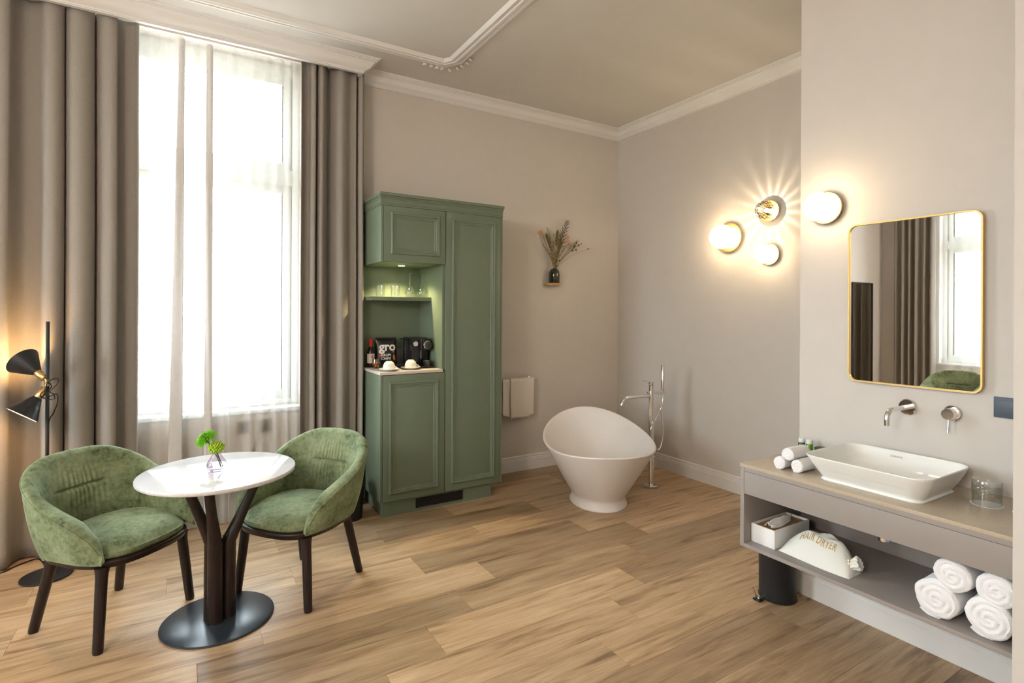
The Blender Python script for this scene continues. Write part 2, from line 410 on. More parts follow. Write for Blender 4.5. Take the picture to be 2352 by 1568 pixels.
floor = obj('floor', MB().box(XL-T, T, YB-T, T, -0.25, -0.012), 'black_void', smooth=0, kind='structure')
JOINTS = {1: -1.10, 2: -2.32, 3: -1.690, 4: -2.30, 5: -1.625, 6: -1.290, 7: -1.560, 8: -1.830, 9: -2.110, 10: -1.170, 11: -1.480, 12: -1.85}
TONE = {(3, 1): 0.70, (5, 1): 0.74, (6, 1): 0.72, (7, 1): 0.86, (7, 0): 0.72, (7, 2): 0.74, (8, 1): 1.16, (6, 0): 1.10, (9, 1): 1.06, (9, 0): 1.10, (11, 1): 0.74, (11, 0): 0.84,
        (2, 1): 0.74, (2, 0): 0.95, (4, 1): 0.98, (4, 0): 1.05, (8, 0): 0.80, (10, 0): 0.88, (10, 1): 1.08, (12, 0): 0.88, (12, 1): 1.0, (8, 2): 0.84, (3, 0): 0.98, (5, 0): 1.02, (5, 2): 1.03}
PW, PL = 0.25, 1.24
plank_cache = {}
nrow = int(-YB/PW)+1
for k in range(nrow):
    j = JOINTS.get(k, -random.random()*PL)
    while j < -PL: j += PL
    first = JOINTS.get(k, None)
    edges = []; x = j+PL
    while x > XL:
        edges.append((max(x-PL, XL), min(x, 0.0))); x -= PL
    for (x0, x1) in edges:
        if x1-x0 < 0.02: continue
        y1 = -k*PW; y0 = max(-(k+1)*PW, YB); L = round(x1-x0, 3); W = round(y1-y0, 3)
        if W < 0.02: continue
        key = (L, W)
        if key not in plank_cache:
            bm_ = MB().box(-L/2+0.0004, L/2-0.0004, -W/2+0.0004, W/2-0.0004, -0.012, 0.0, 0.0008)
            o = obj('plank', bm_, 'oak_plank', floor, smooth=0); plank_cache[key] = o.data
        else:
            o = bpy.data.objects.new('plank', plank_cache[key]); COL.objects.link(o); o.parent = floor
        o.location = ((x0+x1)/2, (y0+y1)/2, 0)
        tone = random.choice([0.80, 0.90, 0.98, 1.04, 1.08])
        if k in JOINTS:
            idx = round((JOINTS[k]-x1)/PL)+1          # 0: the plank right of the joint, 1: left of it
            tone = TONE.get((k, idx), tone)
        w = 0.03*(random.random()-0.5)
        o.color = (tone*(1+w), tone, tone*(1-w), 1)

# cornice, baseboard: profile (offset from wall, height) swept along a plan path
def sweep(path, prof, closed=False, side=1):
    """path: plan points; offsets go to the left (side=1) of the walking direction, mitred"""
    P = [Vector(p) for p in path]; n = len(P); rows = []
    for i, p in enumerate(P):
        d0 = (p-P[i-1]).normalized() if (i > 0 or closed) else None
        d1 = (P[(i+1) % n]-p).normalized() if (i < n-1 or closed) else None
        n0 = Vector((-d0.y, d0.x))*side if d0 is not None else None
        n1 = Vector((-d1.y, d1.x))*side if d1 is not None else None
        if n0 is None: mv = n1
        elif n1 is None: mv = n0
        else: mv = (n0+n1)/max(0.2, 1+n0.dot(n1))
        rows.append([(p.x+mv.x*o, p.y+mv.y*o, z) for (o, z) in prof])
    mb = MB().grid(rows, cu=closed, cv=True)
    if not closed:
        m = len(prof); b = len(mb.v); 
        mb.f.append(tuple(range(m-1, -1, -1))); mb.f.append(tuple((n-1)*m+i for i in range(m)))
    return mb
ch = CEIL
zb = 3.434
CORN = [(0, zb), (0.012, zb), (0.012, zb+0.008), (0.018, zb+0.008), (0.018, zb+0.014), (0.026, zb+0.022), (0.050, zb+0.034), (0.060, zb+0.048), (0.068, zb+0.066),
        (0.082, zb+0.078), (0.090, zb+0.079), (0.090, zb+0.086), (0.097, zb+0.087), (0.097, zb+0.094), (0.107, zb+0.094), (0.110, ch), (0, ch)]
obj('trim_1', sweep([(-2.885, 0), (0, 0), (0, YP)], CORN, side=-1), 'trim_white', kind='structure', smooth=25)
PY = -0.205; PX = -2.892
PELM = [(-0.02, zb), (0.010, zb), (0.010, zb+0.008), (0.016, zb+0.008), (0.016, zb+0.016), (0.026, zb+0.024), (0.048, zb+0.034), (0.060, zb+0.048), (0.070, zb+0.066),
        (0.084, zb+0.078), (0.094, zb+0.079), (0.094, zb+0.086), (0.104, zb+0.087), (0.104, zb+0.094), (0.114, zb+0.094), (0.118, ch), (-0.02, ch)]
obj('trim_2', sweep([(XL+0.01, PY), (PX, PY), (PX, -0.001)], PELM, side=-1), 'trim_white', kind='structure', smooth=25)
BASE = [(0, 0), (0.020, 0), (0.020, 0.098), (0.016, 0.102), (0.017, 0.108), (0.015, 0.118), (0.012, 0.122), (0.013, 0.128), (0.013, 0.138), (0.008, 0.144), (0, 0.145)]
obj('baseboard_back', sweep([(XL+0.02, 0), (-0.0005, 0)], BASE, side=-1), 'trim_white', kind='structure', smooth=25)
obj('baseboard_right', sweep([(0, -0.001), (0, YP+0.001)], BASE, side=-1), 'trim_white', kind='structure', smooth=25)
obj('baseboard_pier', sweep([(XP, YP), (XP, YS)], BASE, side=-1), 'trim_white', kind='structure', smooth=25)
obj('baseboard_left', sweep([(XL, YB), (XL, 0)], BASE, side=-1), 'trim_white', kind='structure', smooth=25)
# ceiling panel moulding with a notched corner
MOUL = [(0, ch), (0.004, ch-0.014), (0.022, ch-0.016), (0.026, ch-0.010), (0.040, ch-0.012), (0.052, ch-0.022), (0.066, ch-0.022), (0.070, ch-0.016), (0.086, ch-0.014), (0.100, ch-0.022), (0.112, ch-0.010), (0.122, ch)]
mpath = [(XL+0.6, -0.462), (-2.300, -0.462)] + [(-2.300+0.085*t/6.0, -0.462-0.012*sin(pi*t/6)*-1-0.125*t/6.0*0.98) for t in range(1, 6)] + [(-2.205, -0.590), (-2.205, -5.2), (XL+0.6, -5.2)]
obj('trim_3', sweep(mpath, MOUL, side=-1, closed=True), 'stucco_white', kind='structure', smooth=25)
orn = bpy.data.objects['trim_3']
random.seed(3)
for (ox, oy, dx, dy) in [(-2.47, -0.455, 1, 0), (-2.41, -0.445, 1, -.3), (-2.36, -0.45, 1, .2), (-2.32, -0.447, 1, -.4), (-2.25, -0.445, .6, -.8), (-2.205, -0.50, .3, -1), (-2.195, -0.56, .2, -1), (-2.18, -0.63, -.2, -1), (-2.19, -0.70, .3, -1)]:
    mb = MB()
    for q in range(3):
        a = atan2(dy, dx)+(q-1)*0.9
        pts = [(ox+0.022*t*cos(a+t*0.9), oy+0.022*t*sin(a+t*0.9), ch-0.006-0.012*sin(t*2)) for t in (0, .35, .7, 1.0)]
        mb.tube(catmull(pts, 3), [0.006]*4+[0.007]*3+[0.003]*3, n=6)
    obj('stucco_leaf', mb, 'stucco_white', orn)

# ---------------------------------------------------------------- windows
def window(name, w, horizontal=True):
    a0, a1, z0, z1 = w
    def B(mb, u0, u1, d0, d1, c0, c1):
        if horizontal: mb.box(u0, u1, d0, d1, c0, c1, 0.003)
        else: mb.box(XL-d1, XL-d0, u0, u1, c0, c1, 0.003)
    root = MB(); fr = 0.055
    B(root, a0, a0+fr, 0.13, 0.24, z0, z1); B(root, a1-fr, a1, 0.13, 0.24, z0, z1)
    B(root, a0+fr, a1-fr, 0.13, 0.24, z1-fr-0.03, z1); B(root, a0+fr, a1-fr, 0.13, 0.24, z0, z0+0.05)
    B(root, a0+fr, a1-fr, 0.12, 0.24, 2.55, 2.67)
    o = obj(name, root, 'window_white', kind='structure', smooth=30)
    for (c0, c1) in ((z0+0.05, 2.55), (2.67, z1-fr-0.03)):
        mb = MB(); s = 0.065
        B(mb, a0+fr, a0+fr+s, 0.15, 0.22, c0, c1); B(mb, a1-fr-s, a1-fr, 0.15, 0.22, c0, c1)
        B(mb, a0+fr+s, a1-fr-s, 0.15, 0.22, c0, c0+s); B(mb, a0+fr+s, a1-fr-s, 0.15, 0.22, c1-s, c1)
        sash = obj('sash', mb, 'window_white', o, smooth=30)
        g = MB(); B(g, a0+fr+s, a1-fr-s, 0.18, 0.186, c0+s, c1-s)
        obj('pane', g, 'window_glass', sash, smooth=0)
    mb = MB(); B(mb, a0-0.03, a1+0.03, -0.02, 0.13, z0-0.03, z0-0.0005)
    obj('window_sill', mb, 'window_white', o, smooth=30)
    return o
window('window_1', WIN1); window('window_2', WIN2, False)

# ---------------------------------------------------------------- curtains
def cloth(ctrl, z0, z1, nz=40, k=5, top_pinch=0.8, seed=0.0, thick=0.003, hem=0.0, pinch_wave=0.0, flare=1.12, wob=0.010):
    cs = catmull([(x, y, 0) for x, y in ctrl], k)
    ym = sum(p.y for p in cs)/len(cs); P = []
    for j in range(nz+1):
        t = j/nz; z = z0+(z1-z0)*t; row = []
        amp = flare+(top_pinch-flare)*t
        for i, p in enumerate(cs):
            w = noise.noise(Vector((p.x*3.1+seed, z*0.55, seed)))*wob*(1-0.5*t)
            w2 = noise.noise(Vector((p.x*5+seed+9, z*0.9, seed+4)))*wob*0.6
            y = ym+(p.y-ym)*amp+w2
            if pinch_wave: y += pinch_wave*sm(3.12, 3.40, z)*sin(2*pi*p.x/0.082)
            row.append((p.x+w*1.2, min(y, -0.012), z))
        P.append(row)
    mb = MB().grid(P)
    return mb
CURT_L = [(-5.60,-.10),(-5.53,-.18),(-5.46,-.07),(-5.40,-.17),(-5.34,-.08),(-5.27,-.175),(-5.22,-.08),(-5.161,-.08),(-5.062,-.18),(-4.994,-.185),(-4.982,-.11),(-4.930,-.050),(-4.858,-.09),(-4.821,-.17),(-4.774,-.18),(-4.742,-.13),(-4.752,-.042),(-4.728,-.12),(-4.68,-.18),(-4.626,-.175),(-4.590,-.12),(-4.592,-.060),(-4.556,-.13),(-4.504,-.18),(-4.468,-.160),(-4.478,-.085),(-4.42,-.070),(-4.376,-.09),(-4.355,-.13),(-4.358,-.15)]
CURT_R = [(-3.335,-.15),(-3.304,-.10),(-3.268,-.10),(-3.261,-.16),(-3.232,-.170),(-3.222,-.075),(-3.206,-.15),(-3.181,-.18),(-3.147,-.12),(-3.118,-.050),(-3.082,-.12),(-3.043,-.18),(-3.007,-.17),(-2.957,-.12),(-2.917,-.15),(-2.903,-.045),(-2.894,-.14),(-2.868,-.17),(-2.848,-.12)]
def curtain(name, ctrl, label, seed, group):
    t = thing(name, label, 'curtain', (0, 0, 0), group=group)
    o = obj('drape', cloth(ctrl, 0.012, 3.47, seed=seed), 'curtain_fabric', t, smooth=70)
    s = o.modifiers.new('thick', 'SOLIDIFY'); s.thickness = 0.004; s.offset = 0
    hem = cloth(ctrl, 0.012, 0.012+0.0001, nz=1, seed=seed)
    return t
curtain('curtain', CURT_L, 'greige curtain left of the window, behind the black floor lamp', 1.7, 'floor length curtains')
curtain('curtain', CURT_R, 'greige curtain between the window and the green cabinet', 5.2, 'floor length curtains')
SH_L = [(-4.45,-.04),(-4.41,-.045),(-4.354,-.065),(-4.288,-.045),(-4.235,-.07),(-4.175,-.06),(-4.10,-.085),(-4.165,-.075),(-4.098,-.05),(-4.06,-.04),(-4.0,-.065),(-3.965,-.075),(-3.925,-.06),(-3.958,-.045),(-3.92,-.04)]
SH_R = [(-3.965,-.035),(-3.925,-.03),(-3.91,-.06),(-3.875,-.05),(-3.835,-.065),(-3.80,-.045),(-3.812,-.07),(-3.77,-.06),(-3.713,-.04),(-3.665,-.075),(-3.626,-.045),(-3.58,-.065),(-3.536,-.035),(-3.49,-.07),(-3.444,-.045),(-3.41,-.07),(-3.385,-.045),(-3.345,-.07),(-3.30,-.05),(-3.25,-.045)]
for ctrl, lab, sd in ((SH_L, 'sheer white voile panel over the left half of the window', 2.2), (SH_R, 'sheer white voile panel over the right half of the window', 8.1)):
    t = thing('sheer_curtain', lab, 'curtain', group='sheer window panels')
    obj('drape', cloth(ctrl, 0.012, 3.46, nz=60, seed=sd, k=6, top_pinch=1.1, flare=1.7, pinch_wave=0.014, wob=0.012), 'sheer_voile', t, smooth=80)
    # doubled side hem of the panel
    P = []
    for j in range(41):
        z = .014+3.43*j/40; k = j/40
        if sd < 5: xa, xb = -4.190+.062*k, -4.098+.006*k
        else: xa, xb = -3.968+.006*k, -3.914-.006*k
        P.append([(xa+(xb-xa)*q/6, -.078-.010*sin(pi*q/6)-.004*sin(z*3+q), z) for q in range(7)])
    obj('hem', MB().grid(P), 'voile_hem', t, smooth=80)

# curtain, voile and window seen only in the vanity mirror, at the end wall
def to_end_wall(ctrl, shift): return [(x+shift, y) for x, y in ctrl]
def end_curtain(ctrl, name, lab, mat_, z1, seed, cat='curtain', solid=True):
    t = thing(name, lab, cat)
    mb = cloth(ctrl, 0.012, z1, seed=seed, nz=30)
    mb.mapv(lambda p: Vector((XL+0.01-p.y, p.x, p.z)))
    o = obj('drape', mb, mat_, t, smooth=70)
    if solid:
        s = o.modifiers.new('thick', 'SOLIDIFY'); s.thickness = 0.004; s.offset = 0
    return t
end_curtain([(-0.80,-.12),(-0.755,-.18),(-0.70,-.07),(-0.66,-.17),(-0.60,-.09),(-0.55,-.18),(-0.50,-.07),(-0.46,-.17),(-0.41,-.08),(-0.37,-.18),(-0.32,-.09),(-0.27,-.16),(-0.23,-.10)], 'curtain', 'greige curtain seen in the vanity mirror', 'curtain_fabric', 3.47, 3.3)
end_curtain([(-2.55+0.085*i, -.05-0.03*(i % 2)) for i in range(22)], 'sheer_curtain', 'sheer white voile seen in the vanity mirror', 'sheer_voile', 3.46, 6.6, solid=False)

# ---------------------------------------------------------------- wall outlets behind the voile
for (x0, x1, lab) in ((-3.750, -3.672, 'brown socket plate behind the voile, nearer the table vase'), (-3.597, -3.513, 'brown socket plate behind the voile with a cable plugged in')):
    t = thing('wall_socket', lab, 'socket', ((x0+x1)/2, 0, 0.68), group='sockets below the window')
    w = (x1-x0)/2
    obj('plate', MB().box(-w, w, -0.010, -0.0005, -0.046, 0.046, 0.003), 'outlet_brown', t)
    obj('insert', MB().lathe([(0, -0.012), (0.020, -0.012), (0.020, -0.004)], n=20, ax=(0, 1, 0)), 'dark_grey_plastic', t)
mb = MB().tube(catmull([(-3.555, -0.016, 0.665), (-3.60, -0.03, 0.60), (-3.64, -0.028, 0.52), (-3.66, -0.028, 0.40), (-3.70, -0.03, 0.28), (-3.77, -0.032, 0.20), (-3.79, -0.034, 0.17), (-3.765, -0.034, 0.155), (-3.75, -0.034, 0.18)], 6), 0.0035, n=6)
obj('power_cable', mb, 'dark_grey_plastic', label='thin grey cable hanging from the socket below the window', cat='cable')

# ---------------------------------------------------------------- floor lamp
def lamp():
    t = thing('floor_lamp', 'black floor lamp with two cone shades and brass sockets', 'lamp', (-4.769, -0.405, 0))
    obj('base', MB().lathe([(0, 0), (0.121, 0), (0.123, 0.003), (0.122, 0.009), (0.118, 0.011), (0, 0.011)], n=48), 'black_metal', t)
    obj('pole', MB().cyl((0, 0, 0.011), (0, 0, 1.483), 0.0095, n=16), 'black_metal', t)
    # a shade: socket start, socket direction
    def head(p, d, name):
        d = Vector(d).normalized(); p = Vector(p)
        jt = obj('joint', MB().cyl(p-d*0.035, p, 0.008, n=10).cyl((0, 0, p.z-d.z*0.03-0.012), (0, 0, p.z-d.z*0.03+0.012), 0.014, n=14), 'brass', t)
        obj('socket', MB().lathe([(0, 0), (0.018, 0), (0.0205, 0.003), (0.021, 0.068), (0.019, 0.071), (0, 0.071)], p, 24, d), 'brass', t)
        s = p+d*0.066
        obj('shade', MB().lathe([(0.020, 0), (0.0235, 0.0), (0.050, 0.050), (0.0835, 0.111), (0.085, 0.114), (0.082, 0.113), (0.048, 0.052), (0.0215, 0.005)], s, 48, d), 'black_metal', t, smooth=50)
        obj('reflector', MB().lathe([(0.0195, 0.0055), (0.046, 0.052), (0.081, 0.1125)], s, 48, d), 'lamp_inside', t, smooth=60)
        obj('bulb', MB().lathe([(0.008, 0.010), (0.012, 0.025), (0.021, 0.047), (0.021, 0.061), (0.013, 0.075), (0, 0.079)], s, 16, d), 'bulb_glow', t, smooth=80)
        L = bpy.data.lights.new('bulb_light', 'POINT'); L.energy = 3.2; L.color = (1.0, 0.56, 0.20); L.shadow_soft_size = 0.02
        lo = bpy.data.objects.new('bulb_light', L); COL.objects.link(lo); lo.parent = t; lo.location = s+d*0.094
    head((-0.012, 0.010, 1.150), (-0.65, 0.51, 0.56), 'upper')
    head((-0.008, 0.012, 1.096), (-0.56, -0.26, -0.82), 'lower')
    mb = MB().tube(catmull([(0.0, -0.014, 1.14), (0.02, -0.018, 1.10), (-0.025, -0.018, 1.07), (-0.02, -0.02, 1.045), (0.03, -0.02, 1.03), (0.03, -0.02, 1.06), (-0.005, -0.02, 1.09), (0.012, -0.02, 1.14), (0.05, -0.02, 1.15), (0.045, -0.02, 1.12), (0.01, -0.02, 1.07), (0.015, -0.02, 1.05), (0.045, -0.018, 1.06), (0.048, -0.018, 1.01), (0.03, -0.014, 0.95), (0.006, -0.011, 0.88), (0.002, -0.011, 0.60), (0.002, -0.011, 0.02)], 6), 0.0032, n=6)
    obj('cord', mb, 'black_plastic', t)
    return t
lamp()
mb = MB().tube(catmull([(-5.25, -0.13, 0.004), (-5.12, -0.22, 0.004), (-5.01, -0.225, 0.004), (-4.96, -0.165, 0.004), (-4.91, -0.115, 0.004), (-4.86, -0.10, 0.004), (-4.82, -0.19, 0.004), (-4.80, -0.27, 0.004)], 6), 0.0038, n=6)
obj('power_cable', mb, 'black_plastic', label='black cable on the floor along the hem of the curtain', cat='cable')

# ---------------------------------------------------------------- armchairs
def arm_chair():
    t = thing('armchair', 'green velvet armchair left of the round table', 'armchair', group='green velvet armchairs with dark legs')
    n_, y1 = 3.0, 0.02
    def plan(w, yb, yf, m=150):
        """open U from left front (-w,yf) round the back to right front"""
        pts = []
        side = [(-w, yf+(y1-yf)*i/24) for i in range(24)]
        arc = []
        for i in range(m+1):
            a = pi-pi*i/m
            arc.append((w*math.copysign(abs(cos(a))**(2/n_), cos(a)), y1+(yb-y1)*abs(sin(a))**(2/n_)))
        pts = side+arc+[(-x, y) for x, y in reversed(side)]
        # even arc length
        L = [0]
        for a, b in zip(pts, pts[1:]): L.append(L[-1]+sqrt((a[0]-b[0])**2+(a[1]-b[1])**2))
        out = []; k = 0; N = 360
        for i in range(N+1):
            s = L[-1]*i/N
            while k < len(L)-2 and L[k+1] < s: k += 1
            u = (s-L[k])/max(1e-9, L[k+1]-L[k])
            out.append((pts[k][0]+(pts[k+1][0]-pts[k][0])*u, pts[k][1]+(pts[k+1][1]-pts[k][1])*u))
        return out
    base = plan(0.245, 0.205, -0.255)
    N = len(base)-1
    HT = [(0, .412), (.03, .465), (.07, .520), (.12, .562), (.19, .592), (.28, .612), (.36, .628), (.44, .648), (.52, .682), (.60, .728), (.68, .775), (.75, .805), (.82, .817), (.90, .821), (1, .822)]
    hraw = [interp(min(i, N-i)/(N/2), HT) for i in range(N+1)]
    h = [sum(hraw[max(0, min(N, i+d))] for d in range(-9, 10))/19 for i in range(N+1)]
    z0 = 0.398; prof_out = []; rows = []; pip = []
    for i in range(N+1):
        a = Vector(base[max(i-1, 0)]); b = Vector(base[min(i+1, N)]); tg = (b-a).normalized(); nr = Vector((-tg.y, tg.x))
        s = min(i, N-i)/(N/2); H = h[i]
        back = sm(0.45, 0.95, s)
        def centre(z):
            tt = max(0, (z-z0)/0.44)
            fl = (0.078*(1-back)*sm(0, .15, s)+0.100*back)*tt**0.85 - 0.02*(1-sm(0, .12, s))*tt
            p = Vector(base[i])+nr*fl
            return p
        th = (0.022+0.016*sm(.08, .2, s)*sm(.62, .4, s))*sm(0, .10, s)+0.008
        row = []; 
        M = 12
        for j in range(M+1):
            z = z0+(H-0.018-z0)*j/M
            c = centre(z); tk = th*(0.75+0.25*sin(pi*j/M))
            q = c+nr*tk; row.append((q.x, q.y, z))
        pip.append(row[-1])
        for j in range(1, 6):
            aa = pi*j/6; c = centre(H-0.018+0.018*sin(aa)); q = c+nr*(th*0.78*cos(aa)); row.append((q.x, q.y, H-0.018+0.018*sin(aa)))
        K = 60
        for j in range(K+1):
            z = H-0.018-(H-0.018-0.415)*j/K
            c = centre(z); tk = th*(0.78+0.55*sin(pi*min(1, (H-z)/max(0.05, H-0.43)))**0.8)
            x = base[i][0]; d = 0.0
            if s > 0.5:
                win = sm(0.150, 0.085, abs(x)) if abs(x) < 0.15 else 0.0
                cz = 0.640
                fall = exp(-((z-cz)/(0.075 if z > cz else 0.100))**2)*(1-.6*exp(-((z-cz)/.012)**2))
                d -= 0.017*win*exp(-((z-cz)/0.0075)**2)
                rip = sin(x*2*pi/0.0235+1.2*sin(x*37)+(z-cz)*(90*x))
                d += 0.0046*win*fall*rip*(0.75+0.9*noise.noise(Vector((x*16+4, z*2, 1.0))))
                d += 0.006*sm(.17, .05, abs(x))*exp(-((z-cz)/0.11)**2)
            q = c-nr*(tk+d); row.append((q.x, q.y, z))
        rows.append(row)
    mb = MB().grid(rows)
    m0 = len(rows[0])
    mb.f.append(tuple(range(m0))); mb.f.append(tuple(N*m0+k for k in range(m0-1, -1, -1)))
    obj('shell', mb, 'green_velvet', t, smooth=60)
    obj('piping', MB().tube([(p[0], p[1], p[2]+0.004) for p in pip[5:-5]], 0.0042, n=6), 'green_velvet', t)
    # seat outline: closed D
    def dcurve(w, yb, yf, bulge, m=96):
        out = []
        for i in range(m):
            a = 2*pi*i/m; c, s = cos(a), sin(a)
            if s >= 0: e = 2/2.5; out.append((w*math.copysign(abs(c)**e, c), (yb)*abs(s)**e))
            else:
                e = 2/4.2; x = w*1.02*math.copysign(abs(c)**e, c); y = -abs(yf)*abs(s)**(2/3.2)-bulge*(1-(x/w)**2)*abs(s)
                out.append((x, y))
        return out
    ring = dcurve(0.247, 0.190, 0.256, 0.032)
    P = []
    for (x, y) in ring:
        row = []
        for (rr, z) in [(0.97, .404), (1.0, .409), (1.012, .420), (1.008, .434), (0.985, .449), (0.945, .463), (0.87, .476), (0.72, .487), (0.5, .493), (0.25, .496), (0.0, .496)]:
            zz = z-(0.014 if y < -0.1 and rr < 0.99 else 0)*min(1, (-y-0.1)/0.1)*rr if z > .44 else z
            zz += 0.0025*noise.noise(Vector((x*rr*14, y*rr*14, 3)))
            row.append((x*rr, y*rr, zz))
        P.append(row)
    mb = MB().grid(P, cu=True); mb.f.append(tuple(len(P[0])*i for i in range(len(P)-1, -1, -1)))
    obj('seat_cushion', mb, 'green_velvet', t, smooth=60)
    fr = dcurve(0.264, 0.226, 0.268, 0.032); P = []
    for (x, y) in fr:
        P.append([(x*rr, y*rr, z) for rr, z in [(0.0, .366), (0.93, .366), (0.975, .370), (0.985, .383), (1.0, .390), (1.0, .398), (0.98, .404), (0.0, .404)]])
    obj('seat_frame', MB().grid(P, cu=True), 'dark_wood', t, smooth=50)
    for (a, b) in (((-.210, -.207, .372), (-.246, -.230, 0)), ((.210, -.207, .372), (.246, -.230, 0)), ((-.175, .150, .372), (-.212, .232, 0)), ((.175, .150, .372), (.212, .232, 0))):
        A = Vector(a); B = Vector(b); pts = [A+(B-A)*q for q in (0, .03, .07, .13, .5, .97, 1.0)]
        obj('leg', MB().tube(pts, [.033, .029, .0262, .0245, .0235, .0215, .0195], n=14), 'dark_wood', t, smooth=60)
    return t
ac = arm_chair(); ac.location = (-4.395, -1.109, 0); ac.rotation_euler = (0, 0, radians(42.6))
dup(ac, (-3.504, -1.236, 0), radians(-53.0), 'green velvet armchair between the round table and the green cabinet')
dup(ac, (-6.62, -1.50, 0), radians(90), 'green velvet armchair seen in the vanity mirror')

# ---------------------------------------------------------------- round table
def table():
    t = thing('round_table', 'round white stone table on a dark branching wooden trunk', 'table', (-3.938, -1.405, 0))
    obj('tabletop', MB().lathe([(0, .730), (.350, .730), (.3545, .733), (.356, .744), (.3545, .7485), (.351, .750), (0, .750)], n=96), 'table_marble', t, smooth=30)
    obj('edge_band', MB().lathe([(.350, .7296), (.3552, .7328), (.3568, .744), (.3552, .7482)], n=96), 'table_edge', t, smooth=60)
    obj('base_plate', MB().lathe([(0, 0), (.252, 0), (.256, .003), (.255, .009), (.250, .011), (0, .011)], n=72), 'base_metal', t, smooth=30)
    tops = [(-.150, -.075), (-.055, -.165), (.205, .02)]
    foot = [(-.030, .018), (-.018, -.045), (.042, -.006)]
    for (tx, ty), (fx, fy) in zip(tops, foot):
        pts = [(fx, fy, .011), (fx, fy, .12), (fx*0.95, fy*0.95, .33), (fx*1.05, fy*1.05, .375), (tx*.40+fx*.6, ty*.40+fy*.6, .50), (tx, ty, .7295)]
        pts = [(fx, fy, .011), (fx, fy, .385)]+[(fx+(tx-fx)*q, fy+(ty-fy)*q, .385+(.7295-.385)*q) for q in (.05, .12, .5, 1.0)]
        mb = MB().tube(pts, [.036, .035, .034, .031, .0235, .0215], n=12)
        obj('branch', mb, 'dark_wood', t, smooth=35)
    return t
table()

# ---------------------------------------------------------------- flower vase on the table
VX, VY, VZ = -3.951, -1.420, 0.750
def vase():
    t = thing('flower_vase', 'small clear lilac glass vase on the round table', 'vase', (VX, VY, VZ))
    outer = [(0, 0), (.030, 0), (.040, .004), (.0465, .018), (.047, .030), (.041, .048), (.030, .066), (.021, .082), (.0185, .092), (.0205, .097)]
    inner = [(.0185, .096), (.0165, .091), (.019, .081), (.028, .065), (.039, .048), (.0445, .030), (.043, .020), (.036, .0115), (0, .011)]
    obj('glass', MB().lathe(outer+inner, n=32), 'lilac_glass', t, smooth=60)
    obj('water', MB().lathe([(0, .0118), (.0355, .012), (.0425, .021), (.0435, .030), (.0425, .036), (0, .036)], n=32), 'water', t, smooth=60)
vase()
def flower(name, label, head, tip, m, kind):
    t = thing(name, label, 'flower', (VX, VY, VZ), group='green flowers in the table vase')
    hp = Vector(head)
    obj('stem', MB().tube(catmull([tip, (tip[0]*.3+hp.x*.1, tip[1]*.3, .07), (hp.x*.45, hp.y*.45, .105), hp], 5), 0.0028, n=7), 'stem_green', t)
    mb = MB(); rnd = random.Random(11 if kind else 5)
    if kind == 0:      # flat chrysanthemum: many narrow petals in rings
        ax = Vector((-.60, -.10, .80)).normalized(); q = Vector((0, 0, 1)).rotation_difference(ax).to_matrix()
        for ring, (rr, n, up) in enumerate([(.048, 52, .000), (.050, 52, .007), (.048, 48, .014), (.044, 44, .021), (.038, 38, .027), (.030, 30, .032), (.021, 22, .036), (.012, 14, .038), (.004, 6, .040)]):
            for k in range(n):
                a = 2*pi*(k+ring*.5)/n+rnd.uniform(-.06, .06); r_ = rr*rnd.uniform(.93, 1.07)
                pts = [hp+q@Vector((r_*s*cos(a), r_*s*sin(a), up*(s**.6)+.006*sin(s*3)-(.004 if ring == 0 else 0)*s)) for s in (.25, .65, 1.0)]
                mb.tube(pts, [.0016, .0023, .0014], n=5)
    else:              # lumpy round bloom
        for k in range(120):
            zz = 1-2*(k+.5)/120; a = k*2.39996; r_ = sqrt(1-zz*zz)
            d = Vector((r_*cos(a), r_*sin(a), zz)); R = .029+.006*noise.noise(d*2.2)
            c = hp+Vector((d.x*R*1.1, d.y*R, d.z*R*.92))
            mb.ell(c, .0052, .0052, .0052, 6, 4)
        mb.ell(hp, .028, .026, .024, 12, 8)
    obj('bloom', mb, m, t, smooth=60)
flower('chrysanthemum', 'green flat chrysanthemum leaning out of the vase', (-.040, .012, .158), (.020, -.005, .016), 'flower_green', 0)
flower('carnation', 'lime green round bloom resting on the vase rim', (-.002, -.018, .122), (.028, .0, .018), 'flower_lime', 1)

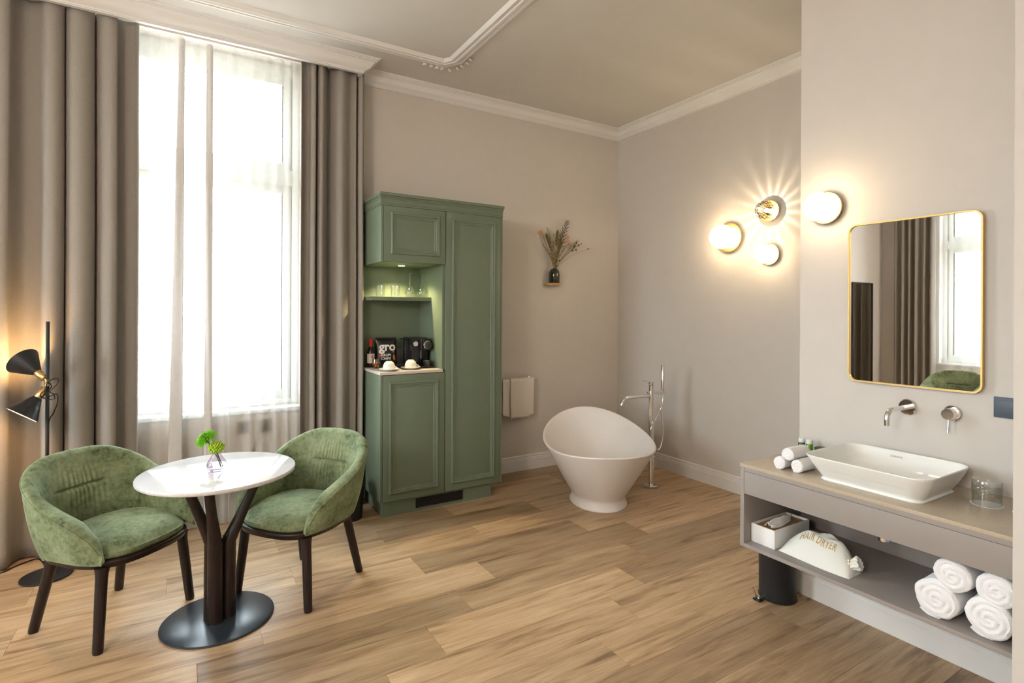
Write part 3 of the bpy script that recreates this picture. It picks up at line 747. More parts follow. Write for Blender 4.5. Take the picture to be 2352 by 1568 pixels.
# ---------------------------------------------------------------- green cabinet
def frame_moulding(x0, x1, z0, z1, y):
    """raised picture-frame moulding on a door face at y (towards -y)"""
    prof = [(0, 0), (0.002, .010), (0.010, .014), (0.018, .013), (0.021, .007), (0.030, .008), (0.034, .004), (0.043, .0045), (0.046, 0)]
    cor = [(x0, z0, 1, 1), (x1, z0, -1, 1), (x1, z1, -1, -1), (x0, z1, 1, -1)]
    rows = [[(cx+sx*o, y-d, cz+sz*o) for o, d in prof] for cx, cz, sx, sz in cor]
    return MB().grid(rows, cu=True)
def cabinet():
    G = 'green_lacquer'
    t = thing('tall_cabinet', 'tall green panelled cabinet with an open lit niche', 'cabinet', (-2.311, -0.27, 0))
    off = Vector((2.311, 0.27, 0))
    def part(name, mb, m, par=None, smooth=35, **k):
        mb.mapv(lambda p: p+off); return obj(name, mb, m, par or t, smooth=smooth, **k)
    yf, yb_ = -0.520, -0.024
    XA, XM, XR = -2.835, -2.311, -1.787
    pl = MB().box(-2.807, -1.872, -0.508, -0.06, 0, 0.1175)
    plinth = part('plinth', pl, G)
    gr = part('vent_grille', MB().box(-2.542, -2.134, -0.5095, -0.507, 0.022, 0.098), 'black_void', plinth)
    for i in range(5):
        part('vent_slat', MB().box(-2.538, -2.138, -0.5110, -0.5096, 0.028+i*0.0145, 0.0325+i*0.0145), 'black_plastic', plinth, smooth=0)
    # carcasses
    part('lower_body', MB().box(XA, XM-0.001, yf, yb_, 0.118, 1.074, 0.001), G)
    part('tall_body', MB().box(XM+0.001, XR, yf, yb_, 0.118, 2.350, 0.001), G)
    part('niche_side', MB().box(XM-0.020, XM, yf-0.0005, yb_, 1.0955, 1.924), G)
    part('niche_back', MB().box(XA+0.002, XM-0.020, -0.040, -0.022, 1.0955, 1.924), G)
    part('upper_body', MB().box(XA, XM-0.001, yf, yb_, 1.925, 2.350, 0.001), G)
    top = MB()
    for (x, d, z0, z1) in ((.004, .004, 2.350, 2.360), (.001, .000, 2.360, 2.364), (.004, .004, 2.364, 2.398), (.006, .008, 2.398, 2.406), (.004, .004, 2.406, 2.410), (.008, .010, 2.410, 2.418), (.006, .006, 2.418, 2.422), (.012, .016, 2.422, 2.445)):
        top.box(XA-x, XR+x, yf-0.012-d, yb_, z0, z1)
    part('cornice', top, G, smooth=0)
    part('worktop', MB().box(XA-0.006, XM-0.021, -0.545, yb_, 1.0745, 1.095, 0.001), 'worktop_light')
    part('shelf', MB().box(XA+0.002, XM-0.0205, -0.300, -0.041, 1.639, 1.669, 0.001), G)
    def door(name, x0, x1, z0, z1, fx0, fx1, fz0, fz1):
        d = part(name, MB().box(x0, x1, yf-0.0195, yf-0.0005, z0, z1, 0.0012), G)
        part('door_moulding', frame_moulding(fx0, fx1, fz0, fz1, yf-0.0193), G, d, smooth=25)
        return d
    part('side_stile', MB().box(XA, -2.8195, yf-0.018, yf-0.0002, 0.118, 1.072), G)
    part('side_stile', MB().box(XA, -2.8195, yf-0.018, yf-0.0002, 1.925, 2.349), G)
    part('side_stile', MB().box(-1.8020, XR, yf-0.018, yf-0.0002, 0.118, 2.349), G)
    door('door', -2.8165, -2.3145, 1.928, 2.347, -2.765, -2.363, 1.984, 2.302)
    door('door', -2.8165, -2.3145, 0.120, 1.070, -2.772, -2.366, 0.170, 1.021)
    door('door', -2.3085, -1.8050, 0.120, 2.347, -2.259, -1.856, 0.171, 2.297)
    dl = part('downlight', MB().lathe([(0.030, 1.9245), (0.034, 1.922), (0.031, 1.9215), (0.026, 1.9225)], (-2.575, -0.252, 0), 24), 'chrome')
    part('downlight_lens', MB().lathe([(0.0, 1.9230), (0.027, 1.9230)], (-2.575, -0.252, 0), 24), 'spot_glow', dl)
    L = bpy.data.lights.new('niche_spot', 'SPOT'); L.energy = 30.0; L.color = (1.0, 0.80, 0.42); L.spot_size = radians(125); L.spot_blend = 0.6; L.shadow_soft_size = 0.02
    lo = bpy.data.objects.new('niche_spot', L); COL.objects.link(lo); lo.parent = t; lo.location = Vector((-2.575, -0.252, 1.918))+off
    return t
cabinet()

# glasses on the niche shelf
def tumbler_mb(r0=.036, r1=.041, h=.095, n=24, flute=None):
    return MB().lathe([(0, 0), (r0*.92, 0), (r0, .004), (r1, h), (r1-.0022, h), (r0-.003, .012), (0, .011)], n=n, flute=flute)
SZ = 1.6695
tg = thing('tumbler', 'clear tumbler on the niche shelf, at the open left end', 'glass', (-2.725, -0.17, SZ), group='tumblers on the niche shelf')
obj('glass_body', tumbler_mb(flute=lambda a, z: 1+0.025*cos(8*a)), 'clear_glass', tg, smooth=50)
dup(tg, (-2.598, -0.17, SZ), 0.3, 'clear tumbler on the niche shelf, beside the upturned wine glasses')
tg = thing('wine_glass', 'wine glass upside down on the niche shelf, next to a tumbler', 'glass', (-2.470, -0.17, SZ), group='wine glasses on the niche shelf')
obj('bowl', MB().lathe([(.033, 0), (.0345, 0), (.043, .030), (.043, .050), (.034, .076), (.014, .094), (.006, .102), (.0045, .106), (.0125, .0945), (.033, .0745), (.0415, .049), (.0415, .030)], n=32), 'clear_glass', tg, smooth=60)
obj('stem', MB().lathe([(.0045, .104), (.0034, .130), (.0034, .180), (.005, .192)], n=14), 'clear_glass', tg, smooth=60)
obj('foot', MB().lathe([(.005, .192), (.015, .199), (.038, .204), (.038, .2055), (.012, .2045), (0, .2045)], n=32), 'clear_glass', tg, smooth=60)
dup(tg, (-2.372, -0.195, SZ), 0, 'wine glass upside down on the niche shelf, by the right side panel')

WZ = 1.0955
# wine bottle
t = thing('wine_bottle', 'small red wine bottle with red foil cap in the cabinet niche', 'bottle', (-2.782, -0.115, WZ))
obj('bottle_glass', MB().lathe([(0, 0), (.028, 0), (.030, .004), (.030, .118), (.027, .135), (.016, .158), (.0125, .170), (.0125, .178)], n=28), 'wine_dark', t, smooth=50)
obj('foil_cap', MB().lathe([(.0132, .164), (.0132, .222), (.0142, .224), (.0142, .232), (.0125, .234), (0, .234)], n=24), 'red_foil', t)
lb = obj('label', MB().lathe([(.0303, .034), (.0305, .034), (.0305, .112), (.0303, .112)], n=40), 'label_cream', t)
obj('print', MB().box(-.0045, .0055, -.0316, -.0300, .078, .098).box(.000, .009, -.0316, -.029, .074, .086), 'print_red', lb, smooth=0)
# black tray with box behind the cups
t = thing('service_tray', 'low black tray under the snacks and the coffee machine', 'tray', (-2.565, -0.20, WZ))
obj('tray_floor', MB().box(-.185, .235, -.115, .145, 0, .006, .001), 'black_plastic', t)
for (a, b, c, d) in ((-.185, .235, -.115, -.109), (-.185, .235, .139, .145), (-.185, -.179, -.109, .139), (.229, .235, -.109, .139)):
    obj('tray_rim', MB().box(a, b, c, d, .006, .034, .001), 'black_plastic', t)
obj('tea_box', MB().box(-2.565, -2.505, -.115, -.064, WZ+.0065, WZ+.150, .003).box(-2.5655, -2.5045, -.1155, -.0635, WZ+.110, WZ+.112), 'dark_grey_plastic', label='black box standing between the snack bag and the coffee machine', cat='box')
# snack bag with printing
def snack_bag():
    t = thing('snack_bag', 'black snack bag with white lettering in the niche', 'snack bag', (-2.655, -0.125, WZ+0.0065))
    t.rotation_euler = (radians(-6), 0, radians(-3))
    W, H_ = .088, .225
    def dep(u, v): return .026*(max(0, 1-u**4)**.7)*(sin(pi*min(1, max(0, v)))**.55)
    P = []
    for i in range(29):
        u = -1+2*i/28; colm = []
        for j in range(25):
            v = j/24; wv = 1-.06*sin(pi*v)
            colm.append((W*u*wv, -dep(u, v)+.002*noise.noise(Vector((u*3, v*6, 1))), H_*v))
        P.append(colm)
    mb = MB().grid(P)
    Q = [[(x, -y+.002, z) for x, y, z in row] for row in P]
    mb.grid(Q)
    obj('pouch', mb, 'bag_black', t, smooth=60)
    obj('seal', MB().box(-W, W, -.0015, .0030, H_-.001, H_+.010), 'bag_black', t, smooth=0)
    def bend(p):
        u = p.x/W; v = p.y/H_
        return Vector((p.x, -dep(min(1, abs(u)), v)-.0022-p.z, p.y))
    I = Matrix.Identity(4)
    text_mesh('gro', .100, 'print_white', 'print', I, t, bend=lambda p: bend(Vector((p.x+.006, p.y+.155, p.z))), bold=.0030)
    text_mesh('KRUPi\nCHIPS', .0300, 'print_white', 'print', I, t, bend=lambda p: bend(Vector((p.x-.008, p.y+.072, p.z))), bold=.0006, line=.95)
    for (x, y, rx, ry) in ((-.055, .085, .009, .017), (.060, .070, .010, .022), (.056, .112, .012, .006), (.066, .05, .007, .010)):
        mb = MB(); pts = [(x+rx*cos(2*pi*k/14), y+ry*sin(2*pi*k/14), 0) for k in range(14)]
        mb.add(pts, [tuple(range(14))]); mb.mapv(lambda p: bend(p)); obj('chip_print', mb, 'candy_red' if x < 0 else 'candy_orange', t, smooth=0)
snack_bag()
# candy jar
t = thing('candy_jar', 'clear glass jar for candies at the front corner of the worktop', 'jar', (-2.760, -0.205, WZ))
obj('glass_body', MB().lathe([(0, 0), (.030, 0), (.036, .006), (.040, .030), (.038, .060), (.036, .074), (.0345, .074), (.0365, .060), (.038, .030), (.034, .009), (0, .004)], n=24, flute=lambda a, z: 1+.02*cos(12*a)), 'clear_glass', t, smooth=60)
rnd = random.Random(4); k = 0
for (rr, zz, cnt) in ((.020, .014, 6), (.024, .027, 7), (.008, .022, 2), (.022, .040, 6), (.006, .038, 2)):
    for i in range(cnt):
        a = 2*pi*i/cnt+zz*60; mk = ['candy_orange', 'candy_gold', 'candy_red'][k % 3]; k += 1
        p = (-2.760+rr*cos(a), -.205+rr*sin(a), WZ+zz)
        cw = ['orange', 'gold', 'red'][(k-1) % 3]
        mb = MB().ell((0, 0, 0), .0085, .0062, .0062, 8, 6).cyl((.007, 0, 0), (.0125, 0, 0), .0015, .0045, 6, False).cyl((-.007, 0, 0), (-.0125, 0, 0), .0015, .0045, 6, False)
        o = obj('candy', mb, mk, label='%s wrapped candy in the glass jar on the worktop' % cw, cat='candy', group='%s candies in the jar' % cw, smooth=60)
        o.location = p; o.rotation_euler = (rnd.uniform(-.3, .3), rnd.uniform(-.4, .4), rnd.uniform(0, 6))
# coffee machine
def machine():
    t = thing('coffee_machine', 'black capsule coffee machine in the cabinet niche', 'coffee machine', (-2.425, -0.215, WZ+0.0065))
    B = 'black_plastic'
    obj('body', MB().box(-.075, .068, -.085, .130, 0, .235, .008), B, t, smooth=30)
    obj('brew_head', MB().box(.005, .068, -.140, -.083, .130, .232, .010), B, t, smooth=30)
    hd = obj('brew_dial', MB().lathe([(0, .030), (.026, .030), (.031, .026), (.031, 0)], (.036, -.140, .178), 32, (0, -1, 0)), 'dark_grey_plastic', t, smooth=40)
    obj('dial_ring', MB().lathe([(.0315, 0), (.034, .002), (.034, .010), (.0315, .012)], (.036, -.140, .178), 32, (0, -1, 0)), 'chrome', hd, smooth=40)
    obj('capsule_slot', MB().lathe([(0, .004), (.018, .004), (.022, 0)], (-.040, -.085, .185), 24, (0, -1, 0)), 'chrome', t)
    obj('trim_strip', MB().box(.0015, .004, -.0875, -.0845, .02, .228), 'chrome', t, smooth=0)
    obj('drip_tray', MB().box(-.030, .068, -.185, -.084, 0, .012, .004), B, t)
    obj('cup_stand', MB().lathe([(0, .012), (.028, .012), (.032, .018), (.034, .050), (.030, .054), (0, .054)], (.034, -.150, 0), 28), 'dark_grey_plastic', t, smooth=40)
    obj('water_tank', MB().box(-.105, -.077, .0, .125, .006, .215, .006), 'clear_glass', t, smooth=30)
    obj('tank_lid', MB().box(-.106, -.076, -.001, .126, .2155, .226, .003), B, t)
machine()
# upturned cups on saucers
def saucer(loc, lab):
    o = obj('saucer', MB().lathe([(0, .002), (.024, .002), (.026, 0), (.032, 0), (.034, .003), (.060, .009), (.078, .016), (.0785, .018), (.060, .0125), (.034, .0075), (0, .007)], n=40), 'cup_china', smooth=50, label=lab, cat='saucer', group='white saucers on the worktop')
    o.location = loc; return o
saucer((-2.742, -0.453, WZ), 'white saucer near the front left corner of the niche worktop')
saucer((-2.553, -0.415, WZ), 'white saucer in front of the coffee machine')
t = thing('cup', 'white cup upside down near the front left corner of the worktop', 'cup', (-2.742, -0.453, WZ+.0076), radians(-40), group='white cups upside down on saucers')
obj('bowl', MB().lathe([(.0445, 0), (.046, .001), (.047, .018), (.043, .040), (.033, .058), (.024, .063), (.0235, .067), (.021, .067), (.020, .064), (0, .064), (0, .060), (.031, .056), (.041, .039), (.045, .018)], n=40), 'cup_china', t, smooth=50)
obj('handle', MB().tube(catmull([(.044, 0, .030), (.060, 0, .022), (.066, 0, .012), (.058, 0, .006), (.047, 0, .010)][::-1]+[(.036, 0, .052)], 5), .0032, n=8), 'cup_china', t, smooth=60)
dup(t, (-2.553, -0.415, WZ+.0076), radians(-25), 'white cup upside down in front of the coffee machine')
obj('sugar_sachet', MB().box(-2.655, -2.637, -.440, -.425, WZ, WZ+.005, .001), 'paper_white', label='small white sachet between the two saucers', cat='sachet')

# ---------------------------------------------------------------- towel rail and towel
t = thing('towel_rail', 'chrome towel rail on the wall beside the cabinet', 'towel rail', (-1.33, 0, 0.90))
obj('bar', MB().cyl((-.35, -.075, 0), (.195, -.075, 0), .0075, n=16), 'chrome', t)
for x in (-.33, .165):
    obj('post', MB().cyl((x, -.0005, 0), (x, -.078, 0), .009, n=16), 'chrome', t)
    obj('wall_rose', MB().lathe([(0, 0), (.022, 0), (.022, .006), (.018, .009), (0, .009)], (x, -.0005, 0), 24, (0, -1, 0)), 'chrome', t)
def hung_towel():
    t = thing('hand_towel', 'cream towel hanging over the chrome rail', 'towel')
    def layer(x0, x1, zb0, zb1, yo, back, sd, th=.006):
        P = []
        for i in range(25):
            u = i/24; x = x0+(x1-x0)*u; row = []
            zbot = zb0+(zb1-zb0)*u+.006*sin(u*7+sd)
            path = [(-.075-yo*back, zbot)] if True else []
            for j in range(21):
                z = zbot+(.9005-zbot)*j/20
                w = .006*noise.noise(Vector((x*9+sd, z*4, sd)))+.008*sin(u*5.0+sd)*(1-j/20)
                row.append((x+.012*noise.noise(Vector((z*3, x*2, sd)))*(1-j/20), -.075-(yo+w)*1.0, z))
            for j in range(1, 9):
                a = pi*j/8
                row.append((x, -.075-yo*cos(a), .9005+yo*.62*sin(a)))
            for j in range(1, 14):
                z = .9005-(.9005-back)*j/13
                row.append((x, -.075+min(yo, .045), z))
            P.append(row)
        return MB().grid(P)
    o = obj('outer_fold', layer(-1.438, -1.168, .535, .548, .024, .62, .6), 'towel_cream', t, smooth=70)
    o2 = obj('inner_fold', layer(-1.520, -1.225, .572, .525, .0155, .60, 2.4), 'towel_cream', t, smooth=70)
    for q in (o, o2):
        s = q.modifiers.new('thick', 'SOLIDIFY'); s.thickness = .006; s.offset = 0
hung_towel()

# ---------------------------------------------------------------- wall vase with dried flowers
FX, FY, FZ = -0.906, -0.062, 1.8445
obj('wall_shelf', MB().prism([(-.088, 0)]+[(.088*cos(a), -.088*1.25*sin(a)) for a in [pi-pi*i/20 for i in range(1, 20)]]+[(.088, 0)], 0, .024).mapv(lambda p: p+Vector((FX, -.0005, FZ-.0245))), 'light_oak', label='small oak shelf on the wall under the dried flowers', cat='shelf', smooth=30)
obj('wall_vase', MB().lathe([(0, 0), (.051, 0), (.054, .004), (.054, .092), (.050, .116), (.038, .136), (.026, .145), (.022, .147), (.020, .146), (.023, .143), (.046, .115), (.050, .092), (.050, .010), (0, .008)], (FX, FY, FZ), 40), 'vase_olive', label='dark olive glass vase on the small wall shelf', cat='vase', smooth=50)
rnd = random.Random(21)
def dried(name, label, dx, dz, kind, dy=0.0, group='dried stems in the wall vase'):
    t = thing(name, label, 'dried flower', (FX, FY, FZ), group=group)
    bx = dx*.07; tip = Vector((dx, dy, dz)); st = Vector((-bx, 0, .012)); nk = Vector((dx*.06, dy*.1, .146))
    curve = catmull([st, nk, nk+(tip-nk)*.5+Vector((-dx*.06, 0, .02)), tip], 6)
    obj('stem', MB().tube(curve, .0016, n=5), 'dry_straw' if kind in ('grass', 'oats', 'bunny') else 'dry_brown' if kind in ('pod', 'plume') else 'dry_olive', t)
    d = (curve[-1]-curve[-3]).normalized(); q = Vector((0, 0, 1)).rotation_difference(d).to_matrix(); mb = MB()
    def spray(n, L, w, m, up=.5):
        for k in range(n):
            s = k/n; a = k*2.4; base = tip-d*L*(1-s)
            dirv = q@Vector((cos(a), sin(a)*.6, up)); e = base+dirv*w*(1-.6*s)
            mb.tube([base, (base+e)/2, e], [.0012, .003, .0008], n=5)
        obj('head', mb, m, t, smooth=60)
    if kind == 'spike': 
        mb.lathe([(0, -.19), (.009, -.15), (.014, -.09), (.011, -.03), (0, .0)], tip, 10, d, flute=lambda a, z: 1+.25*sin(6*a+z*240)); obj('head', mb, 'dry_olive', t, smooth=60)
    elif kind == 'plume': spray(46, .30, .075, 'dry_brown', .9)
    elif kind == 'daisy':
        for k in range(4):
            c = tip+Vector((rnd.uniform(-.03, .03), rnd.uniform(-.02, .02), rnd.uniform(-.06, .01)))
            mb.tube([tip-d*.08, c], .001, n=4)
            for a in range(6):
                e = c+Vector((.011*cos(a*pi/3), -.004, .011*sin(a*pi/3))); mb.ell(e, .006, .004, .006, 6, 4)
        obj('head', mb, 'dry_peach', t, smooth=60)
    elif kind == 'grass': spray(34, .17, .030, 'dry_straw', .8)
    elif kind == 'oats': spray(22, .22, .024, 'dry_olive', 1.0)
    elif kind == 'bunny':
        mb.ell((0, 0, 0), .007, .007, .018, 8, 6); mb.mapv(lambda p: q@p+tip); obj('head', mb, 'dry_straw', t, smooth=60)
    elif kind == 'red':
        mb.ell((0, 0, 0), .005, .005, .012, 8, 6); mb.mapv(lambda p: q@p+tip); obj('head', mb, 'dry_red', t, smooth=60)
    elif kind == 'pod':
        for k in range(3):
            c = tip+Vector(((-.02, .0, .028)[k], 0, (-.02, .012, -.012)[k])); mb.tube([tip-d*.05, c], .0012, n=4)
            for a in range(5): mb.ell(c+Vector((.008*cos(a*1.26), .004*sin(a*2), .008*sin(a*1.26))), .004, .004, .006, 6, 4)
        obj('head', mb, 'dry_brown', t, smooth=60)
for (nm, lb, dx, dz, kd, dy) in [
    ('dried_plume', 'tallest dried brown plume in the wall vase', .155, .635, 'plume', -.01),
    ('dried_spike', 'thick olive flower spike in the middle of the dried bouquet', .030, .545, 'spike', -.015),
    ('dried_spike', 'olive flower spike left of the middle of the dried bouquet', -.105, .500, 'spike', .0),
    ('dried_blossom', 'peach dried blossoms at the left edge of the bouquet', -.180, .505, 'daisy', -.01),
    ('dried_blossom', 'peach dried blossoms in the right half of the bouquet', .120, .470, 'daisy', -.03),
    ('dried_reed', 'fine dried reed at the upper left of the bouquet', -.085, .555, 'grass', .01),
    ('dried_oats', 'dried oat stem leaning furthest left out of the wall vase', -.155, .380, 'oats', -.02),
    ('dried_oats', 'dried oat stem close to the centre of the bouquet', -.035, .420, 'oats', -.03),
    ('dried_oats', 'dried oat stem right of the centre of the bouquet', .075, .450, 'oats', .01),
    ('dried_branch', 'brown branch with seed pods on the right of the bouquet', .265, .410, 'pod', -.02),
    ('dried_branch', 'short brown branch with seed pods low on the right', .225, .360, 'pod', -.03),
    ('dried_tuft', 'pale fluffy tuft reaching far right of the bouquet', .420, .370, 'bunny', -.02),
    ('dried_berry', 'dark red berry on a thin stem at the right of the bouquet', .325, .415, 'red', -.02),
    ('dried_berry', 'small red berry low in the centre of the bouquet', .030, .225, 'red', -.04),
    ('dried_reed', 'fine straw reed arching to the right of the bouquet', .300, .450, 'grass', .0),
    ('dried_reed', 'short straw reed low on the left of the bouquet', -.120, .330, 'grass', -.03),
    ('dried_reed', 'straw reed behind the left flower spike', -.060, .470, 'grass', .02),
    ('dried_reed', 'straw reed just left of the tall brown plume', .095, .520, 'grass', .01),
    ('dried_reed', 'short straw reed in front of the bouquet centre', .005, .350, 'grass', -.04),
    ('dried_oats', 'dried oat stem between the two olive flower spikes', -.065, .360, 'oats', -.03),
    ('dried_oats', 'short dried oat stem right of the vase neck', .110, .350, 'oats', -.02),
    ('dried_tuft', 'pale fluffy tuft above the centre of the bouquet', -.030, .480, 'bunny', -.03),
    ('dried_tuft', 'pale fluffy tuft between the peach blossoms and the branch', .155, .400, 'bunny', -.04),
    ('dried_spike', 'short dark spike below the tall brown plume', .085, .430, 'spike', -.02)]:
    dried(nm, lb, dx, dz, kd, dy)

# ---------------------------------------------------------------- bathtub
def bathtub():
    th0 = -0.476
    t = thing('bathtub', 'freestanding white stone bathtub with a raised back rim', 'bathtub', (-1.148, -1.030, 0), th0)
    A, B = .456, .55; n = 120
    def rimz(s): return .503+.095*s+.080*s*s
    prof = [(.0, .57, 0.0, 1), (.0, .60, .0, 1)]
    P = []
    for i in range(n):
        ph = 2*pi*i/n; c, s = cos(ph), sin(ph); H_ = rimz(s); row = []
        for (k, z) in [(.0, 0), (.505, 0), (.508, .004), (.498, .012), (.484, .030), (.476, .050), (.474, .062), (.478, .075)]:
            row.append((A*k*c, B*k*1.10*s, z))
        for j in range(1, 24):
            v = j/20 if j < 20 else (1.0 if j == 23 else .955+.015*(j-20)); z = .075+(H_-.008-.075)*v
            k = .478+(1-.478)*(v**.97)
            ky = .478*1.10+(1-.478*1.10)*(v**.97)
            row.append((A*k*c, B*ky*s, z))
        row.append((A*.9995*c, B*.9995*s, H_-.004)); row.append((A*.997*c, B*.997*s, H_-.001)); row.append((A*.985*c, B*.990*s, H_+.001)); row.append((A*.965*c, B*.978*s, H_)); row.append((A*.955*c, B*.971*s, H_-.006))
        for j in range(1, 21):
            v = j/20; zi = .13
            if v < .75:
                q = v/.75; z = H_-.006-(H_-.006-zi-.05)*q
                vv = (z-.075)/(H_-.083); ko = .478+.522*vv-.052; kyo = .526+.474*vv-.048
                row.append((A*ko*c, B*kyo*s, z))
            else:
                q = (v-.75)/.25; z = zi+.05-.05*sin(q*pi/2)
                vv = (zi+.05-.075)/(H_-.083); ko = .478+.522*vv-.052; kyo = .526+.474*vv-.048
                f = cos(q*pi/2)*.35+.65*(1-q) if q < 1 else 0
                row.append((A*ko*c*f, B*kyo*s*f, z))
        P.append(row)
    obj('tub', MB().grid(P, cu=True), 'bath_stone', t, smooth=60)
    obj('overflow', MB().lathe([(0, .0), (.010, .0), (.010, .003), (0, .003)], (.372, -.10, .40), 16, (-1, .2, .6)), 'chrome', t)
bathtub()
# floor-standing bath tap
def bath_tap():
    t = thing('bath_tap', 'floor standing chrome bath tap with hand shower', 'tap', (-0.526, -1.02, 0))
    obj('floor_rose', MB().lathe([(0, 0), (.058, 0), (.060, .004), (.060, .020), (.056, .024), (.024, .025)], n=40), 'chrome', t)
    obj('column', MB().cyl((0, 0, .024), (0, 0, .905), .0235, n=28), 'chrome', t)
    obj('mixer_cap', MB().lathe([(.0235, .907), (.0245, .909), (.0245, .936), (.021, .940), (0, .940)], n=28), 'chrome', t)
    obj('lever', MB().cyl((0, 0, .932), (-.100, .0, .952), .0055, .0045, n=12), 'chrome', t)
    obj('spout', MB().tube(catmull([(-.02, 0, .815), (-.10, 0, .817), (-.20, 0, .818), (-.28, 0, .817), (-.320, 0, .806), (-.342, 0, .785), (-.352, 0, .755)], 6), .0155, n=16), 'chrome', t, smooth=60)
    obj('bracket', MB().cyl((.02, 0, .832), (.160, 0, .832), .013, n=16), 'chrome', t)
    obj('diverter', MB().cyl((-.023, 0, .845), (-.050, 0, .845), .008, n=14), 'chrome', t)
    obj('hand_shower', MB().lathe([(0, 0), (.013, 0), (.0135, .004), (.0155, .010), (.0155, .240), (.013, .243), (0, .243)], (.142, 0, .835), 20), 'chrome', t)
    obj('hose', MB().tube(catmull([(.142, 0, .834), (.140, -.004, .78), (.12, -.01, .72), (.06, -.03, .66), (.01, -.034, .60), (-.035, -.03, .53), (-.03, -.03, .46), (.01, -.03, .38), (.05, -.03, .33), (.09, -.03, .36), (.115, -.03, .45), (.115, -.02, .60), (.100, -.01, .72), (.098, 0, .818)], 6), .0065, n=10), 'chrome', t, smooth=60)
bath_tap()

# ---------------------------------------------------------------- wall lights
def sconce(name, label, loc, rp, rg, crystal=False):
    t = thing(name, label, 'wall lamp', loc, group='globe wall lamps')
    st = .012
    obj('mount', MB().cyl((-.0005, 0, 0), (-.024, 0, 0), rp*.45, n=32), 'brass_soft', t)
    fl = (lambda a, z: 1+.012*cos(40*a)) if crystal else None
    obj('back_plate', MB().lathe([(0, 0), (rp*.985, 0), (rp, .003), (rp, .008), (rp*.97, .010), (rp*.6, .006 if crystal else .007), (0, .005)], (-.024, 0, 0), 160 if crystal else 64, (-1, 0, 0), flute=fl), 'brass_soft', t, smooth=20 if crystal else 40)
    xc = -.034-rg*.82
    obj('holder', MB().cyl((-.030, 0, 0), (xc+rg*.86, 0, 0), rg*.5, n=28), 'brass', t)
    if crystal:
        P = []; n = 120
        gl = MB().lathe([(rg*sin(pi*j/20)*1.0, rg*cos(pi*j/20)) for j in range(1, 20)], (0, 0, 0), n, (-1, 0, 0), flute=lambda a, z: 1+.018*abs(sin(17*a)))
        g = obj('cut_glass_globe', gl, 'cut_crystal', t, smooth=30); g.location = (xc, 0, 0)
        obj('bulb', MB().ell((xc+.034, 0, 0), .018, .018, .018, 16, 10), 'bulb_glow', t, smooth=80)
        L = bpy.data.lights.new('bulb_light', 'POINT'); L.energy = 4.0; L.color = (1.0, .82, .56); L.shadow_soft_size = .005
        lo = bpy.data.objects.new('bulb_light', L); COL.objects.link(lo); lo.parent = t; lo.location = (xc-.005, 0, 0)
    else:
        obj('opal_globe', MB().ell((xc, 0, 0), rg, rg, rg, 36, 18), 'opal_glow', t, smooth=80)
sconce('wall_lamp', 'largest opal globe wall lamp with brass plate', (0, -1.436, 2.211), .130, .1025)
sconce('wall_lamp', 'clear cut glass globe wall lamp casting rays', (0, -1.822, 2.384), .086, .073, True)
sconce('wall_lamp', 'lowest and smallest opal globe wall lamp, below the cut glass one', (0, -1.822, 2.030), .087, .074)
sconce('wall_lamp', 'opal globe wall lamp left of the gold framed mirror', (XP, -2.901, 2.113), .085, .074)

# ---------------------------------------------------------------- unseen pendant added behind the camera for fill; basin glints suggest a lamp there
t = thing('fill_pendant', 'three globe brass pendant lamp added out of view as fill light', 'ceiling lamp', (-6.6, -4.5, CEIL))
obj('ceiling_rose', MB().lathe([(0, -.03), (.06, -.03), (.065, -.0005), (0, -.0005)], n=32), 'brass_soft', t)
for k in range(3):
    a = 2*pi*k/3+.4; x, y, z = .30*cos(a), .30*sin(a), -.80-.12*k
    obj('rod', MB().cyl((x*.15, y*.15, -.03), (x, y, z+.14), .005, n=10), 'brass', t)
    obj('opal_globe', MB().ell((x, y, z), .13, .13, .13, 20, 12), 'fill_glow', t, smooth=80)

# ---------------------------------------------------------------- vanity mirror
def rrect(y0, y1, z0, z1, r, n=8):
    out = []
    for (cy_, cz_, a0) in ((y1-r, z1-r, 0), (y0+r, z1-r, pi/2), (y0+r, z0+r, pi), (y1-r, z0+r, 3*pi/2)):
        for k in range(n+1):
            a = a0+pi/2*k/n; out.append((cy_+r*cos(a), cz_+r*sin(a)))
    return out
t = thing('wall_mirror', 'rounded rectangular mirror with a thin brass frame', 'mirror', (XP, -3.2905, 1.606))
hy, hz = .2755, .3985
o_ = rrect(-hy, hy, -hz, hz, .040); i_ = rrect(-hy+.007, hy-.007, -hz+.007, hz-.007, .034)
P = []
for a, b in zip(o_, i_):
    P.append([(-.0005, b[0], b[1]), (-.0005, a[0], a[1]), (-.026, a[0], a[1]), (-.028, a[0]*.998+b[0]*.002, a[1]), (-.028, b[0], b[1]), (-.018, b[0], b[1])])
obj('frame', MB().grid(P, cu=True, cv=True), 'brass_soft', t, smooth=30)
n = len(i_)
obj('mirror_glass', MB().add([(-.020, y, z) for y, z in i_]+[(-.012, y, z) for y, z in i_], [tuple(range(n)), tuple(range(2*n-1, n-1, -1))]+[(k, (k+1) % n, n+(k+1) % n, n+k) for k in range(n)]), 'mirror_silver', t, smooth=0)
# tall mirror at the far window wall, seen in the vanity mirror
t = thing('tall_mirror', 'tall dark framed mirror reflected in the vanity mirror', 'mirror', (-7.49, -0.001, 0.30))
for (a, b, c, d) in ((-.30, -.285, 0, 1.75), (.285, .30, 0, 1.75), (-.285, .285, 0, .015), (-.285, .285, 1.735, 1.75)):
    obj('frame_bar', MB().box(a, b, -.035, 0, c, d, .002), 'black_metal', t)
obj('mirror_glass', MB().box(-.285, .285, -.020, -.004, .015, 1.735), 'smoked_mirror', t, smooth=0)

